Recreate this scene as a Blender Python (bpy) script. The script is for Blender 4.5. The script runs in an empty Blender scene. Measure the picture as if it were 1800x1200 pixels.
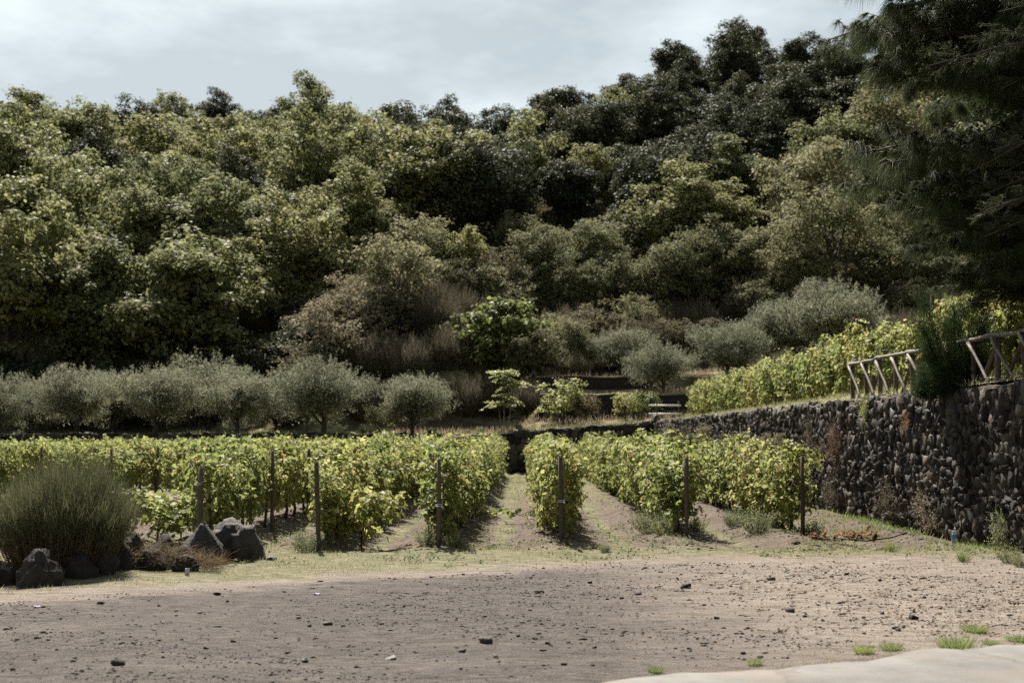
import bpy, math, random
import numpy as np
from mathutils import Vector, Matrix, noise as mnoise

# ------------------------------------------------------------------ camera, sky, sun, exposure
S = bpy.context.scene
COL = S.collection
CAM_H, F = 1.75, 2500.0                      # eye height; focal length in pixels of the 1800 px wide photo
cam = bpy.data.cameras.new('camera'); cam_o = bpy.data.objects.new('camera', cam); COL.objects.link(cam_o)
cam.sensor_width = 36.0; cam.lens = 50.0; cam.clip_start = 0.1; cam.clip_end = 2000.0
cam_o.location = (0, 0, CAM_H)
cam_o.rotation_euler = (math.radians(90) + math.atan(170 / F), 0, math.atan(25 / F))
cam.dof.use_dof = True; cam.dof.focus_distance = 21.0; cam.dof.aperture_fstop = 2.0
S.camera = cam_o

SUN_EL, SUN_AZ = math.radians(50), math.radians(-14)   # ahead of the camera, a little to its left
w = bpy.data.worlds.new('World'); S.world = w; w.use_nodes = True
nt = w.node_tree; bg = nt.nodes['Background']
sk = nt.nodes.new('ShaderNodeTexSky'); sk.sky_type = 'NISHITA'; sk.sun_disc = False
sk.sun_elevation = SUN_EL; sk.sun_rotation = SUN_AZ; sk.dust_density = 1.5
tc = nt.nodes.new('ShaderNodeTexCoord'); mp = nt.nodes.new('ShaderNodeMapping'); mp.inputs['Scale'].default_value = (1.0, 1.0, 2.6); mp.inputs['Location'].default_value = (5.9, 3.1, 1.02)
cn = nt.nodes.new('ShaderNodeTexNoise'); cn.inputs['Scale'].default_value = 2.6; cn.inputs['Detail'].default_value = 6; cn.inputs['Roughness'].default_value = 0.58
cr = nt.nodes.new('ShaderNodeValToRGB'); cr.color_ramp.elements[0].position = 0.36; cr.color_ramp.elements[1].position = 0.60
cr.color_ramp.elements[0].color = (0.12,) * 3 + (1,); cr.color_ramp.elements[1].color = (0.9,) * 3 + (1,)
hs = nt.nodes.new('ShaderNodeHueSaturation'); hs.inputs['Saturation'].default_value = 0.45; hs.inputs['Value'].default_value = 0.62
cl = nt.nodes.new('ShaderNodeHueSaturation'); cl.inputs['Saturation'].default_value = 0.2; cl.inputs['Value'].default_value = 1.2
mx = nt.nodes.new('ShaderNodeMix'); mx.data_type = 'RGBA'
L = nt.links.new
L(tc.outputs['Generated'], mp.inputs[0]); L(mp.outputs[0], cn.inputs['Vector']); L(cn.outputs[0], cr.inputs[0])
L(sk.outputs[0], hs.inputs['Color']); L(sk.outputs[0], cl.inputs['Color'])
L(cr.outputs[0], mx.inputs[0]); L(hs.outputs[0], mx.inputs[6]); L(cl.outputs[0], mx.inputs[7])
tint = nt.nodes.new('ShaderNodeMix'); tint.data_type = 'RGBA'; tint.blend_type = 'MULTIPLY'; tint.inputs[0].default_value = 1.0; tint.inputs[7].default_value = (.93, 1.0, .985, 1)
L(mx.outputs[2], tint.inputs[6]); L(tint.outputs[2], bg.inputs[0]); bg.inputs[1].default_value = 0.05

sd = Vector((math.sin(SUN_AZ) * math.cos(SUN_EL), math.cos(SUN_AZ) * math.cos(SUN_EL), math.sin(SUN_EL)))
sun = bpy.data.lights.new('sun', 'SUN'); sun.energy = 5.0; sun.angle = math.radians(0.6); sun.color = (1.0, 0.93, 0.83)
sun_o = bpy.data.objects.new('sun', sun); COL.objects.link(sun_o)
sun_o.rotation_euler = sd.to_track_quat('Z', 'Y').to_euler(); sun_o.location = sd * 300

V = S.view_settings; V.view_transform = 'Standard'; V.look = 'None'; V.gamma = 1.0; V.use_curve_mapping = False
V.exposure = 1.3
S.cycles.use_adaptive_sampling = True; S.cycles.adaptive_threshold = 0.02
S.cycles.max_bounces = 4; S.cycles.diffuse_bounces = 2; S.cycles.glossy_bounces = 2
S.cycles.transmission_bounces = 4; S.cycles.transparent_max_bounces = 4; S.cycles.volume_bounces = 0
S.cycles.use_denoising = False
S.cycles.sample_clamp_direct = 6.0; S.cycles.sample_clamp_indirect = 3.0
S.cycles.caustics_reflective = False; S.cycles.caustics_refractive = False

RN = np.random.default_rng(7)
rnd = random.Random(11)
CAMM = cam_o.rotation_euler.to_matrix()
def at(px, py, Y):
    d = CAMM @ Vector(((px - 900) / F, -(py - 600) / F, -1.0))
    return Vector((0, 0, CAM_H)) + d * (Y / d.y)
def px_x(px, Y): return at(px, 770, Y).x

# ------------------------------------------------------------------ helpers
def nrm(a): return a / np.maximum(np.linalg.norm(a, axis=-1, keepdims=True), 1e-9)
class MB:
    """collects vertices, triangles and quads, builds one mesh"""
    def __init__(s): s.v = []; s.t = []; s.q = []; s.n = 0
    def add(s, v, t=None, q=None):
        v = np.asarray(v, float).reshape(-1, 3)
        if t is not None and len(t): s.t.append(np.asarray(t, np.int64).reshape(-1, 3) + s.n)
        if q is not None and len(q): s.q.append(np.asarray(q, np.int64).reshape(-1, 4) + s.n)
        s.v.append(v); s.n += len(v); return s
    def mesh(s, name, mat=None, smooth=False):
        me = bpy.data.meshes.new(name)
        v = np.concatenate(s.v); t = np.concatenate(s.t) if s.t else np.zeros((0, 3), int); q = np.concatenate(s.q) if s.q else np.zeros((0, 4), int)
        me.vertices.add(len(v)); me.vertices.foreach_set('co', v.astype(np.float32).ravel())
        nl = t.size + q.size; me.loops.add(nl); me.polygons.add(len(t) + len(q))
        me.loops.foreach_set('vertex_index', np.concatenate([t.ravel(), q.ravel()]).astype(np.int32))
        st = np.concatenate([np.arange(len(t)) * 3, t.size + np.arange(len(q)) * 4]).astype(np.int32)
        me.polygons.foreach_set('loop_start', st)
        if smooth: me.polygons.foreach_set('use_smooth', np.ones(len(st), bool))
        me.update(calc_edges=True)
        if mat: me.materials.append(mat)
        return me
    def tube(s, pts, rad, k=6, cap=True):
        pts = np.asarray(pts, float); n = len(pts); rad = np.broadcast_to(np.asarray(rad, float), (n,))
        tg = nrm(np.gradient(pts, axis=0)); ref = np.array([0.31, 0.95, 0.12]) if abs(tg[0] @ np.array([0, 0, 1])) > .7 else np.array([0, 0, 1.])
        a = nrm(np.cross(tg, ref)); b = np.cross(tg, a)
        th = np.arange(k) * 2 * math.pi / k
        ring = pts[:, None] + rad[:, None, None] * (np.cos(th)[None, :, None] * a[:, None] + np.sin(th)[None, :, None] * b[:, None])
        i = np.arange(n - 1)[:, None] * k; j = np.arange(k)[None]; j2 = (j + 1) % k
        q = np.stack([i + j, i + j2, i + k + j2, i + k + j], -1).reshape(-1, 4)
        v = ring.reshape(-1, 3); t = []
        if cap:
            v = np.vstack([v, pts[:1], pts[-1:]]); c0, c1 = n * k, n * k + 1
            t = [(c0, (m + 1) % k, m) for m in range(k)] + [(c1, (n - 1) * k + m, (n - 1) * k + (m + 1) % k) for m in range(k)]
        return s.add(v, t, q)
    def box(s, lo, hi):
        x0, y0, z0 = lo; x1, y1, z1 = hi
        v = [(x0,y0,z0),(x1,y0,z0),(x1,y1,z0),(x0,y1,z0),(x0,y0,z1),(x1,y0,z1),(x1,y1,z1),(x0,y1,z1)]
        return s.add(v, None, [(3,2,1,0),(4,5,6,7),(0,1,5,4),(1,2,6,5),(2,3,7,6),(3,0,4,7)])

LEAF = {  # outline (along, across, lift) and triangles
 'rhomb': (np.array([(0,0,0),(.45,.36,.10),(1,0,-.06),(.45,-.36,.10)]), [(0,2,1),(0,3,2)]),
 'broad': (np.array([(0,0,0),(.3,.42,.12),(.75,.36,.10),(1.05,0,-.10),(.75,-.36,.10),(.3,-.42,.12)]), [(0,2,1),(0,3,2),(0,4,3),(0,5,4)]),
 'slim': (np.array([(0,0,0),(.5,.11,.03),(1,0,0),(.5,-.11,.03)]), [(0,2,1),(0,3,2)]),
 'vine': (np.array([(0,0,0),(-.16,.30,.05),(.12,.50,.10),(.34,.34,.02),(.62,.52,.08),(.66,.22,.0),(1.0,0,-.12),(.66,-.22,.0),(.62,-.52,.08),(.34,-.34,.02),(.12,-.50,.10),(-.16,-.30,.05)]),
          [(0,2,1),(0,3,2),(0,5,3),(3,5,4),(0,6,5),(0,7,6),(0,9,7),(7,9,8),(0,10,9),(0,11,10)]),
}
def leaves(mb, P, N, size, kind='rhomb', along=None, spread=1.0):
    """one leaf at each point P facing N; size per leaf"""
    o, tr = LEAF[kind]; n = len(P); size = np.broadcast_to(size, (n,))
    N = nrm(N)
    r = RN.normal(size=(n, 3)) * spread
    if along is not None: r = r * 0.5 + along
    T = nrm(r - (r * N).sum(-1, keepdims=True) * N); B = np.cross(N, T)
    v = P[:, None] + size[:, None, None] * (o[None, :, 0:1] * T[:, None] + o[None, :, 1:2] * B[:, None] + o[None, :, 2:3] * N[:, None])
    k = len(o); t = np.asarray(tr)[None] + (np.arange(n) * k)[:, None, None]
    mb.add(v.reshape(-1, 3), t.reshape(-1, 3))
def strands(mb, base, tip, wid, bend=0.0, seg=3, down=0.0):
    """thin tapering ribbons from base to tip; bend is a random sideways bow, down a sag"""
    n = len(base); wid = np.broadcast_to(wid, (n,)); d = tip - base
    side = nrm(np.cross(d, RN.normal(size=(n, 3)))); ln = np.linalg.norm(d, axis=1)[:, None]
    bow = RN.normal(size=(n, 3)) * bend * ln
    vs = []
    for k in range(seg + 1):
        f = k / seg; c = base + d * f + bow * (4 * f * (1 - f)) * .5
        c = c - np.array([0, 0, 1.]) * (down * ln * f * f)
        ww = (wid * (1 - 0.85 * f))[:, None] * .5
        vs += [c - side * ww, c + side * ww]
    v = np.stack(vs, 1); K = 2 * (seg + 1); q = []
    for k in range(seg): q.append((2*k, 2*k+1, 2*k+3, 2*k+2))
    q = np.asarray(q)[None] + (np.arange(n) * K)[:, None, None]
    mb.add(v.reshape(-1, 3), None, q.reshape(-1, 4))
def dirs(n): return nrm(RN.normal(size=(n, 3)))

def link(name, data, parent=None, loc=None, rot=None, scale=None):
    o = bpy.data.objects.new(name, data); COL.objects.link(o)
    if parent is not None: o.parent = parent
    if loc is not None: o.location = loc
    if rot is not None: o.rotation_euler = rot
    if scale is not None: o.scale = (scale,) * 3 if isinstance(scale, (int, float)) else scale
    return o
def tag(o, label=None, cat=None, group=None, kind=None):
    if label: o['label'] = label
    if cat: o['category'] = cat
    if group: o['group'] = group
    if kind: o['kind'] = kind
    return o
def thing(name, label, cat, loc, rotz=0.0, scale=1.0, group=None, rot=None):
    return tag(link(name, None, None, loc, rot or (0, 0, rotz), scale), label, cat, group)
def omat(o, m):
    if m is not None and o.data.materials[0] is not m:
        o.material_slots[0].link = 'OBJECT'; o.material_slots[0].material = m
    return o
ORD = 'first second third fourth fifth sixth seventh eighth ninth tenth eleventh twelfth thirteenth fourteenth fifteenth sixteenth seventeenth eighteenth nineteenth twentieth'.split()
TENS = {2: 'twenty', 3: 'thirty', 4: 'forty', 5: 'fifty'}
def ordinal(i):
    if i < 20: return ORD[i]
    t, u = divmod(i + 1, 10)
    return {2: 'twentieth', 3: 'thirtieth', 4: 'fortieth', 5: 'fiftieth'}[t] if u == 0 else TENS[t] + '-' + ORD[u - 1]

# ------------------------------------------------------------------ materials
def mat(name):
    m = bpy.data.materials.new(name); m.use_nodes = True
    return m, m.node_tree, m.node_tree.nodes['Principled BSDF']
def ramp(nt, fac, cols):
    r = nt.nodes.new('ShaderNodeValToRGB'); e = r.color_ramp.elements
    while len(e) < len(cols): e.new(0.5)
    for k, (p, c) in enumerate(cols): e[k].position = p; e[k].color = (*c, 1)
    nt.links.new(fac, r.inputs[0]); return r.outputs[0]
def noise(nt, scale, detail=4, rough=.55, vec=None, coord='Object'):
    if vec is None:
        t = nt.nodes.new('ShaderNodeTexCoord'); vec = t.outputs[coord]
    n = nt.nodes.new('ShaderNodeTexNoise'); n.inputs['Scale'].default_value = scale; n.inputs['Detail'].default_value = detail; n.inputs['Roughness'].default_value = rough
    nt.links.new(vec, n.inputs['Vector']); return n.outputs[0]
def math_(nt, op, a, b=None, clamp=False):
    n = nt.nodes.new('ShaderNodeMath'); n.operation = op; n.use_clamp = clamp
    for k, x in enumerate((a, b)):
        if x is None: continue
        if isinstance(x, (int, float)): n.inputs[k].default_value = x
        else: nt.links.new(x, n.inputs[k])
    return n.outputs[0]
def sstep(nt, x, a, b):
    n = nt.nodes.new('ShaderNodeMapRange'); n.interpolation_type = 'SMOOTHSTEP'
    n.inputs[1].default_value = a; n.inputs[2].default_value = b
    nt.links.new(x, n.inputs[0]); return n.outputs[0]
def mix(nt, f, a, b):
    n = nt.nodes.new('ShaderNodeMix'); n.data_type = 'RGBA'
    for k, x in ((0, f), (6, a), (7, b)):
        if isinstance(x, tuple): n.inputs[k].default_value = (*x, 1)
        elif isinstance(x, (int, float)): n.inputs[k].default_value = x
        else: nt.links.new(x, n.inputs[k])
    return n.outputs[2]
def bump(nt, bsdf, h, strength=.5, dist=.02):
    b = nt.nodes.new('ShaderNodeBump'); b.inputs['Strength'].default_value = strength; b.inputs['Distance'].default_value = dist
    nt.links.new(h, b.inputs['Height']); nt.links.new(b.outputs[0], bsdf.inputs['Normal'])

def leaf_mat(name, cols, trans=.35, rough=.5, spec=.35, var=.25, big=None):
    """leaf tissue: colour differs from leaf to leaf and from plant to plant; light passes through"""
    m, nt, b = mat(name)
    g = nt.nodes.new('ShaderNodeNewGeometry'); oi = nt.nodes.new('ShaderNodeObjectInfo')
    c = ramp(nt, g.outputs['Random Per Island'], cols)
    if big:   # whole sprays that have turned another colour
        f = sstep(nt, noise(nt, big[1], 2), big[2], big[2] + .08)
        c = mix(nt, f, c, big[0])
    h = nt.nodes.new('ShaderNodeHueSaturation'); nt.links.new(c, h.inputs['Color'])
    nt.links.new(math_(nt, 'ADD', math_(nt, 'MULTIPLY', oi.outputs['Random'], 2 * var), 1 - var), h.inputs['Value'])
    nt.links.new(math_(nt, 'ADD', math_(nt, 'MULTIPLY', oi.outputs['Random'], -.03), .515), h.inputs['Hue'])
    c = h.outputs[0]; nt.links.new(c, b.inputs['Base Color'])
    b.inputs['Roughness'].default_value = rough; b.inputs['Specular IOR Level'].default_value = spec
    t = nt.nodes.new('ShaderNodeBsdfTranslucent'); tcol = nt.nodes.new('ShaderNodeHueSaturation'); tcol.inputs['Value'].default_value = 1.35; tcol.inputs['Saturation'].default_value = .92; nt.links.new(c, tcol.inputs['Color']); nt.links.new(tcol.outputs[0], t.inputs[0])
    ms = nt.nodes.new('ShaderNodeMixShader'); ms.inputs[0].default_value = trans
    nt.links.new(b.outputs[0], ms.inputs[1]); nt.links.new(t.outputs[0], ms.inputs[2])
    nt.links.new(ms.outputs[0], nt.nodes['Material Output'].inputs[0]); return m
def plain(name, c1, c2, scale=6, rough=.85, bmp=.4, dist=.02, spec=.3, isl=0.0):
    m, nt, b = mat(name)
    n = noise(nt, scale, 6, .6)
    if isl:
        g = nt.nodes.new('ShaderNodeNewGeometry'); oi = nt.nodes.new('ShaderNodeObjectInfo')
        r = math_(nt, 'FRACT', math_(nt, 'ADD', g.outputs['Random Per Island'], oi.outputs['Random']))
        n2 = math_(nt, 'ADD', math_(nt, 'MULTIPLY', n, 1 - isl), math_(nt, 'MULTIPLY', r, isl))
    else: n2 = n
    nt.links.new(ramp(nt, n2, [(.3, c1), (.7, c2)]), b.inputs['Base Color'])
    b.inputs['Roughness'].default_value = rough; b.inputs['Specular IOR Level'].default_value = spec
    if bmp: bump(nt, b, noise(nt, scale * 4, 6, .65), bmp, dist)
    return m

M = {}
G = [(0, (.098, .112, .045)), (.5, (.168, .178, .074)), (.975, (.25, .25, .112)), (1, (.24, .18, .10))]
M['chestnut'] = leaf_mat('chestnut_leaf', G, .42, .55, .06, .2)
M['oak'] = leaf_mat('shade_dark_oak_leaf', [(0, (.036, .044, .024)), (.6, (.06, .068, .036)), (1, (.095, .098, .053))], .26, .55, .05, .2)  # dark leaf colour with the hillside's shade painted into it
M['greytree'] = leaf_mat('grey_green_leaf', [(0, (.11, .115, .055)), (.6, (.17, .17, .085)), (1, (.23, .22, .115))], .36, .6, .05, .2)
M['yellowtree'] = leaf_mat('yellow_green_leaf', [(0, (.15, .15, .04)), (.6, (.22, .21, .065)), (1, (.27, .24, .09))], .45, .55, .15, .12)
M['fig'] = leaf_mat('fig_leaf', [(0, (.08, .10, .028)), (.6, (.13, .15, .045)), (1, (.19, .2, .07))], .5, .5, .12, .1)
M['rust'] = leaf_mat('rusty_leaf', [(0, (.10, .078, .045)), (.5, (.15, .115, .065)), (1, (.15, .14, .07))], .4, .6, .1, .1)
M['olive'] = leaf_mat('olive_leaf', [(0, (.11, .117, .072)), (.55, (.165, .172, .108)), (1, (.245, .245, .172))], .38, .6, .12, .1)
M['vine'] = leaf_mat('vine_leaf', [(0, (.10, .125, .03)), (.35, (.172, .193, .05)), (.75, (.255, .265, .082)), (.975, (.33, .32, .12)), (.985, (.32, .20, .08)), (1, (.28, .14, .06))], .52, .55, .18, .1)
M['pine'] = leaf_mat('pine_needle', [(0, (.026, .039, .015)), (.7, (.052, .068, .026)), (1, (.10, .112, .05))], .38, .6, .08, .1)
M['fir'] = leaf_mat('fir_needle', [(0, (.022, .033, .015)), (.7, (.04, .055, .024)), (1, (.07, .085, .035))], .3, .6, .08, .1)
M['juniper'] = leaf_mat('juniper_needle', [(0, (.016, .03, .01)), (.6, (.03, .05, .017)), (1, (.05, .075, .028))], .3, .6, .08, .1)
M['darkshrub'] = leaf_mat('laurel_leaf', [(0, (.018, .024, .012)), (.7, (.032, .04, .019)), (1, (.05, .056, .027))], .2, .7, .03, .1)
M['scrub'] = leaf_mat('scrub_leaf', [(0, (.075, .068, .035)), (.5, (.12, .11, .06)), (1, (.18, .165, .10))], .3, .7, .05, .2)
M['drybroom'] = leaf_mat('dry_broom_twig', [(0, (.06, .051, .034)), (.5, (.11, .096, .064)), (1, (.17, .15, .105))], .25, .8, .05, .15)
M['tanbroom'] = leaf_mat('tan_broom_twig', [(0, (.13, .115, .07)), (.5, (.20, .175, .11)), (1, (.27, .24, .16))], .3, .8, .05, .15)
M['broom'] = leaf_mat('broom_stem', [(0, (.05, .058, .025)), (.5, (.085, .095, .042)), (.8, (.13, .125, .065)), (1, (.17, .135, .085))], .3, .7, .1, .1)
M['broom_dry'] = leaf_mat('broom_dry_stem', [(0, (.075, .046, .028)), (.6, (.14, .092, .055)), (1, (.23, .17, .105))], .3, .8, .08, .1)
M['weed'] = leaf_mat('weed_leaf', [(0, (.11, .125, .06)), (.6, (.17, .185, .09)), (1, (.24, .24, .13))], .4, .7, .1, .15)
M['grass'] = leaf_mat('grass_blade', [(0, (.11, .14, .04)), (.4, (.19, .20, .08)), (.6, (.28, .25, .14)), (1, (.38, .33, .21))], .4, .7, .08, .15)
M['greengrass'] = leaf_mat('green_grass_blade', [(0, (.10, .14, .03)), (.7, (.18, .22, .06)), (1, (.30, .30, .13))], .45, .6, .1, .1)
M['drygrass'] = leaf_mat('dry_grass_blade', [(0, (.14, .11, .07)), (.5, (.24, .19, .13)), (1, (.34, .28, .19))], .35, .8, .08, .1)
M['brownleaf'] = leaf_mat('withered_leaf', [(0, (.13, .068, .04)), (.6, (.21, .11, .063)), (1, (.29, .17, .10))], .4, .8, .08, .1)
M['deadleaf'] = leaf_mat('dead_leaf', [(0, (.07, .045, .032)), (.6, (.13, .085, .06)), (1, (.22, .15, .10))], .25, .9, .05, .1)
M['ailanthus'] = leaf_mat('pinnate_leaf', [(0, (.16, .175, .05)), (.6, (.25, .255, .09)), (1, (.33, .32, .13))], .5, .5, .2, .05)
M['bark'] = plain('bark', (.03, .024, .02), (.08, .065, .055), 9, .9, .6)
M['vinewood'] = plain('vine_wood', (.035, .026, .02), (.09, .07, .055), 20, .9, .6, .01)
M['pinebark'] = plain('pine_twig_bark', (.06, .046, .036), (.13, .105, .083), 14, .8, .5, .01)
M['post'] = plain('weathered_post', (.05, .035, .028), (.13, .10, .08), 14, .85, .5, .01, isl=.3)
M['pole'] = plain('bleached_pole', (.08, .068, .058), (.21, .18, .155), 10, .7, .5, .01)
M['lava'] = plain('lava_rock', (.016, .0135, .0125), (.06, .052, .047), 5, .75, .9, .04, .4)
M['lava2'] = plain('rough_lava_rock', (.02, .016, .014), (.06, .05, .043), 9, .85, 1., .04, .3)
M['stone'] = plain('wall_stone', (.017, .0145, .013), (.08, .066, .055), 3.0, .7, .9, .03, .22, isl=.65)
M['joint'] = plain('wall_core', (.012, .01, .009), (.03, .025, .021), 6, .95, .5)
M['cap'] = plain('wall_cap', (.16, .13, .10), (.32, .27, .21), 5, .9, .6)
M['pebble'] = plain('volcanic_pebble', (.02, .017, .016), (.07, .058, .052), 8, .8, .6, .01, .3, isl=.5)
M['clod'] = plain('soil_clod', (.05, .036, .028), (.16, .122, .095), 5, .95, .6, .01, .1, isl=.5)
M['pale_pebble'] = plain('pale_pebble', (.13, .12, .11), (.21, .2, .185), 12, .8, .4, .005)
M['pipe'] = plain('galvanised_pipe', (.45, .46, .46), (.62, .62, .61), 8, .5, .1, .002, .5)
M['paper'] = plain('white_paper', (.4, .4, .42), (.55, .55, .56), 8, .8, .1, .002)
M['lilac'] = plain('lilac_paper', (.34, .27, .42), (.42, .36, .5), 8, .7, .1, .002)

# ------------------------------------------------------------------ terrain
def sm(t): t = np.clip(t, 0, 1); return t * t * (3 - 2 * t)
def wallx(y): return np.interp(y, [0, 18, 34, 50, 76], [7.95, 7.72, 7.36, 7.15, 6.85])
def backy(x): return np.interp(x, [-80, -12, 6.85, 90], [69.5, 71.0, 76.0, 76.0])
def zramp(x): return np.interp(x, [-80, -11, -5, -1.2, 3.2, 6.85], [1.15, 1.33, 1.68, 2.02, 2.38, 2.6])
def zterr(x): return np.interp(x, [-80, -5, -1.2, 3.2, 6.85], [1.98, 1.98, 2.1, 2.44, 2.62]) + .28 * sm((x - 7.2) / 1.5) + .12 * np.maximum(0, x - 10)
def lowfreq(x, y):
    return (np.sin(x * .07 + 1.3) * np.cos(y * .05 + .4) + .6 * np.sin(x * .15 + y * .11) + .4 * np.cos(x * .23 - y * .19 + 2))
def H(x, y):
    x = np.asarray(x, float); y = np.asarray(y, float)
    back = sm((y - backy(x) - 3.7) / .3)
    z = zramp(np.minimum(x, 6.85)) * (1 - back) + zterr(x) * back
    z = np.where((x > 6.85) & (y < 76.5), zterr(x) - .02, z)
    y0 = np.interp(x, [-20, -10, 2, 10], [90, 88, 92, 92])
    slope = np.interp(x, [-70, -25, 0, 30], [.398, .362, .345, .365])
    yc = np.interp(x, [-70, -5, 30, 40, 60], [176, 192, 224, 218, 196])
    t = np.maximum(0, y - y0); tc_ = yc - y0
    hill = slope * (np.sqrt(t * t + 16) - 4)
    hill = np.where(t > tc_, slope * (tc_ - 4) - .25 * (t - tc_), hill)
    z = z + hill + lowfreq(x, y) * .5 * sm((y - 92) / 20)
    z = z + 6.0 * np.exp(-((x + 7) / np.where(x < -7, 8.0, 6.5)) ** 2) * sm((y - 83.5) / 9) * np.clip(1 - (y - 110) / 30, 0, 1)
    tw = sm((x - 0.3) / .8) * sm((15 - x) / 6)                              # stepped terraces in the middle distance
    steps = .25 * sm((y - 77.5) / 1) + 1.35 * sm((y - 81.9) / .2) + 1.2 * sm((y - 86.9) / .2)
    ramp_ = 2.8 * np.clip((y - 77) / 13, 0, 1)
    right = sm((x + 1) / 2)
    z = z + right * (tw * steps + (1 - tw) * ramp_) * np.where(y > 77, 1, 0)
    return z
def h1(x, y): return float(H(x, y))
def gz(x, y):
    """flat yard and vineyard"""
    z = .012 * np.sin(x * 2.1 + y * .7) + .01 * np.cos(y * 1.7 - x * .9) + .02 * np.sin(x * .4 + 1) * np.cos(y * .5)
    z = z + .012 * np.sin(x * 7.1 + 3 * np.sin(y * 1.3)) * np.sin(y * 6.3)
    vin = sm((y - 22) / 1.5)
    return z + vin * (.05 * np.cos((x - .57) * 6 * math.pi / 2.02) * np.cos(y * .05) + .07 * np.cos((x - .57) * 2 * math.pi / 2.02) + .02 * np.sin(x * 9 + np.sin(y)))
def grid_mesh(name, xs, ys, zf, m, smooth=True):
    X, Y = np.meshgrid(xs, ys); Z = zf(X, Y)
    nx = len(xs); i = np.arange(len(ys) - 1)[:, None] * nx + np.arange(nx - 1)[None]
    q = np.stack([i, i + 1, i + nx + 1, i + nx], -1).reshape(-1, 4)
    return MB().add(np.stack([X, Y, Z], -1), None, q).mesh(name, m, smooth)

# ground colours: dark volcanic gravel, pale trodden dirt, dry grass verge, tilled vineyard soil
m, nt, b = mat('yard_ground')
geo = nt.nodes.new('ShaderNodeNewGeometry'); sep = nt.nodes.new('ShaderNodeSeparateXYZ'); nt.links.new(geo.outputs['Position'], sep.inputs[0])
pos = geo.outputs['Position']; X_, Y_ = sep.outputs[0], sep.outputs[1]
st = nt.nodes.new('ShaderNodeMapping'); st.inputs['Scale'].default_value = (.3, 1.0, 1); nt.links.new(pos, st.inputs[0]); pst = st.outputs[0]
n1 = noise(nt, .9, 5, .6, pst); n2 = noise(nt, 7, 6, .65, pst); n3 = noise(nt, 40, 4, .6, pos); n4 = noise(nt, 2.6, 5, .6, pst)
gravel = ramp(nt, n3, [(.32, (0.0360, 0.0312, 0.0288)), (.5, (0.0800, 0.0704, 0.0656)), (.68, (0.1480, 0.1344, 0.1256))])
gravel = mix(nt, sstep(nt, n4, .5, .72), gravel, (0.1240, 0.1080, 0.0960))
gravel = mix(nt, sstep(nt, n2, .52, .7), gravel, (0.0464, 0.0392, 0.0352))
dirt = ramp(nt, n2, [(.3, (0.1240, 0.0976, 0.0800)), (.5, (0.2000, 0.1680, 0.1400)), (.72, (0.2720, 0.2360, 0.2040))])
dirt = mix(nt, sstep(nt, n3, .55, .7), dirt, (0.0840, 0.0640, 0.0520))
grassy = ramp(nt, n2, [(.3, (0.0800, 0.0800, 0.0400)), (.5, (0.1480, 0.1360, 0.0800)), (.7, (0.2400, 0.2120, 0.1520))])
soil = ramp(nt, n2, [(.3, (0.0520, 0.0368, 0.0288)), (.52, (0.1080, 0.0824, 0.0640)), (.72, (0.1840, 0.1520, 0.1200))])
wob = math_(nt, 'MULTIPLY', math_(nt, 'SUBTRACT', n1, .5), 3.2)
wob2 = math_(nt, 'MULTIPLY', math_(nt, 'SUBTRACT', n4, .5), 1.6)
edge = math_(nt, 'ADD', math_(nt, 'MULTIPLY', X_, .72), 19.1)                # far edge of the gravel: y = 19.1 + 0.72 x
wob3 = math_(nt, 'MULTIPLY', math_(nt, 'SUBTRACT', n2, .5), 3.2)
dgr = math_(nt, 'ADD', math_(nt, 'ADD', math_(nt, 'SUBTRACT', edge, Y_), math_(nt, 'MULTIPLY', wob2, 1.7)), wob3)
fg = math_(nt, 'MULTIPLY', sstep(nt, dgr, -.5, .7), math_(nt, 'SUBTRACT', 1.0, sstep(nt, math_(nt, 'ADD', X_, wob), .2, 3.4)))
gravel = mix(nt, .12, gravel, (.17, .125, .105)); n5 = noise(nt, 17, 5, .65, pst)
gravel = mix(nt, math_(nt, 'MULTIPLY', sstep(nt, n5, .5, .62), .8), gravel, (.034, .029, .026))
gravel = mix(nt, math_(nt, 'MULTIPLY', sstep(nt, n5, .44, .34), .45), gravel, (.2, .178, .16))
dirt = mix(nt, math_(nt, 'MULTIPLY', sstep(nt, n5, .54, .66), .7), dirt, (.10, .078, .064))
grassy = mix(nt, math_(nt, 'MULTIPLY', sstep(nt, n5, .5, .6), .7), grassy, (.075, .08, .036)); rut = noise(nt, 1.1, 4, .55, None) if 0 else None
str_ = nt.nodes.new('ShaderNodeMapping'); str_.inputs['Scale'].default_value = (.16, .8, 1); str_.inputs['Rotation'].default_value = (0, 0, -.12); nt.links.new(pos, str_.inputs[0]); ruts = noise(nt, 1.3, 4, .6, str_.outputs[0])
gravel = mix(nt, math_(nt, 'MULTIPLY', sstep(nt, ruts, .52, .7), .4), gravel, (.18, .15, .128))
gravel = mix(nt, math_(nt, 'MULTIPLY', sstep(nt, ruts, .48, .34), .35), gravel, (.06, .05, .045))
gravel = mix(nt, .18, gravel, (.03, .027, .025))
c = mix(nt, fg, dirt, gravel)
fgr = math_(nt, 'MULTIPLY', sstep(nt, math_(nt, 'ADD', math_(nt, 'SUBTRACT', math_(nt, 'MULTIPLY', dgr, -1.0), .7), wob), -.6, 1.2), sstep(nt, math_(nt, 'ADD', Y_, wob2), 15.0, 18.4))
fgr = math_(nt, 'MAXIMUM', math_(nt, 'MULTIPLY', fgr, math_(nt, 'SUBTRACT', 1.0, sstep(nt, X_, 1., 3.))), sstep(nt, math_(nt, 'ADD', Y_, wob2), 20.6, 22.2))
c = mix(nt, fgr, c, grassy)
rowm = nt.nodes.new('ShaderNodeMath'); rowm.operation = 'PINGPONG'; rowm.inputs[1].default_value = 1.01
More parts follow.
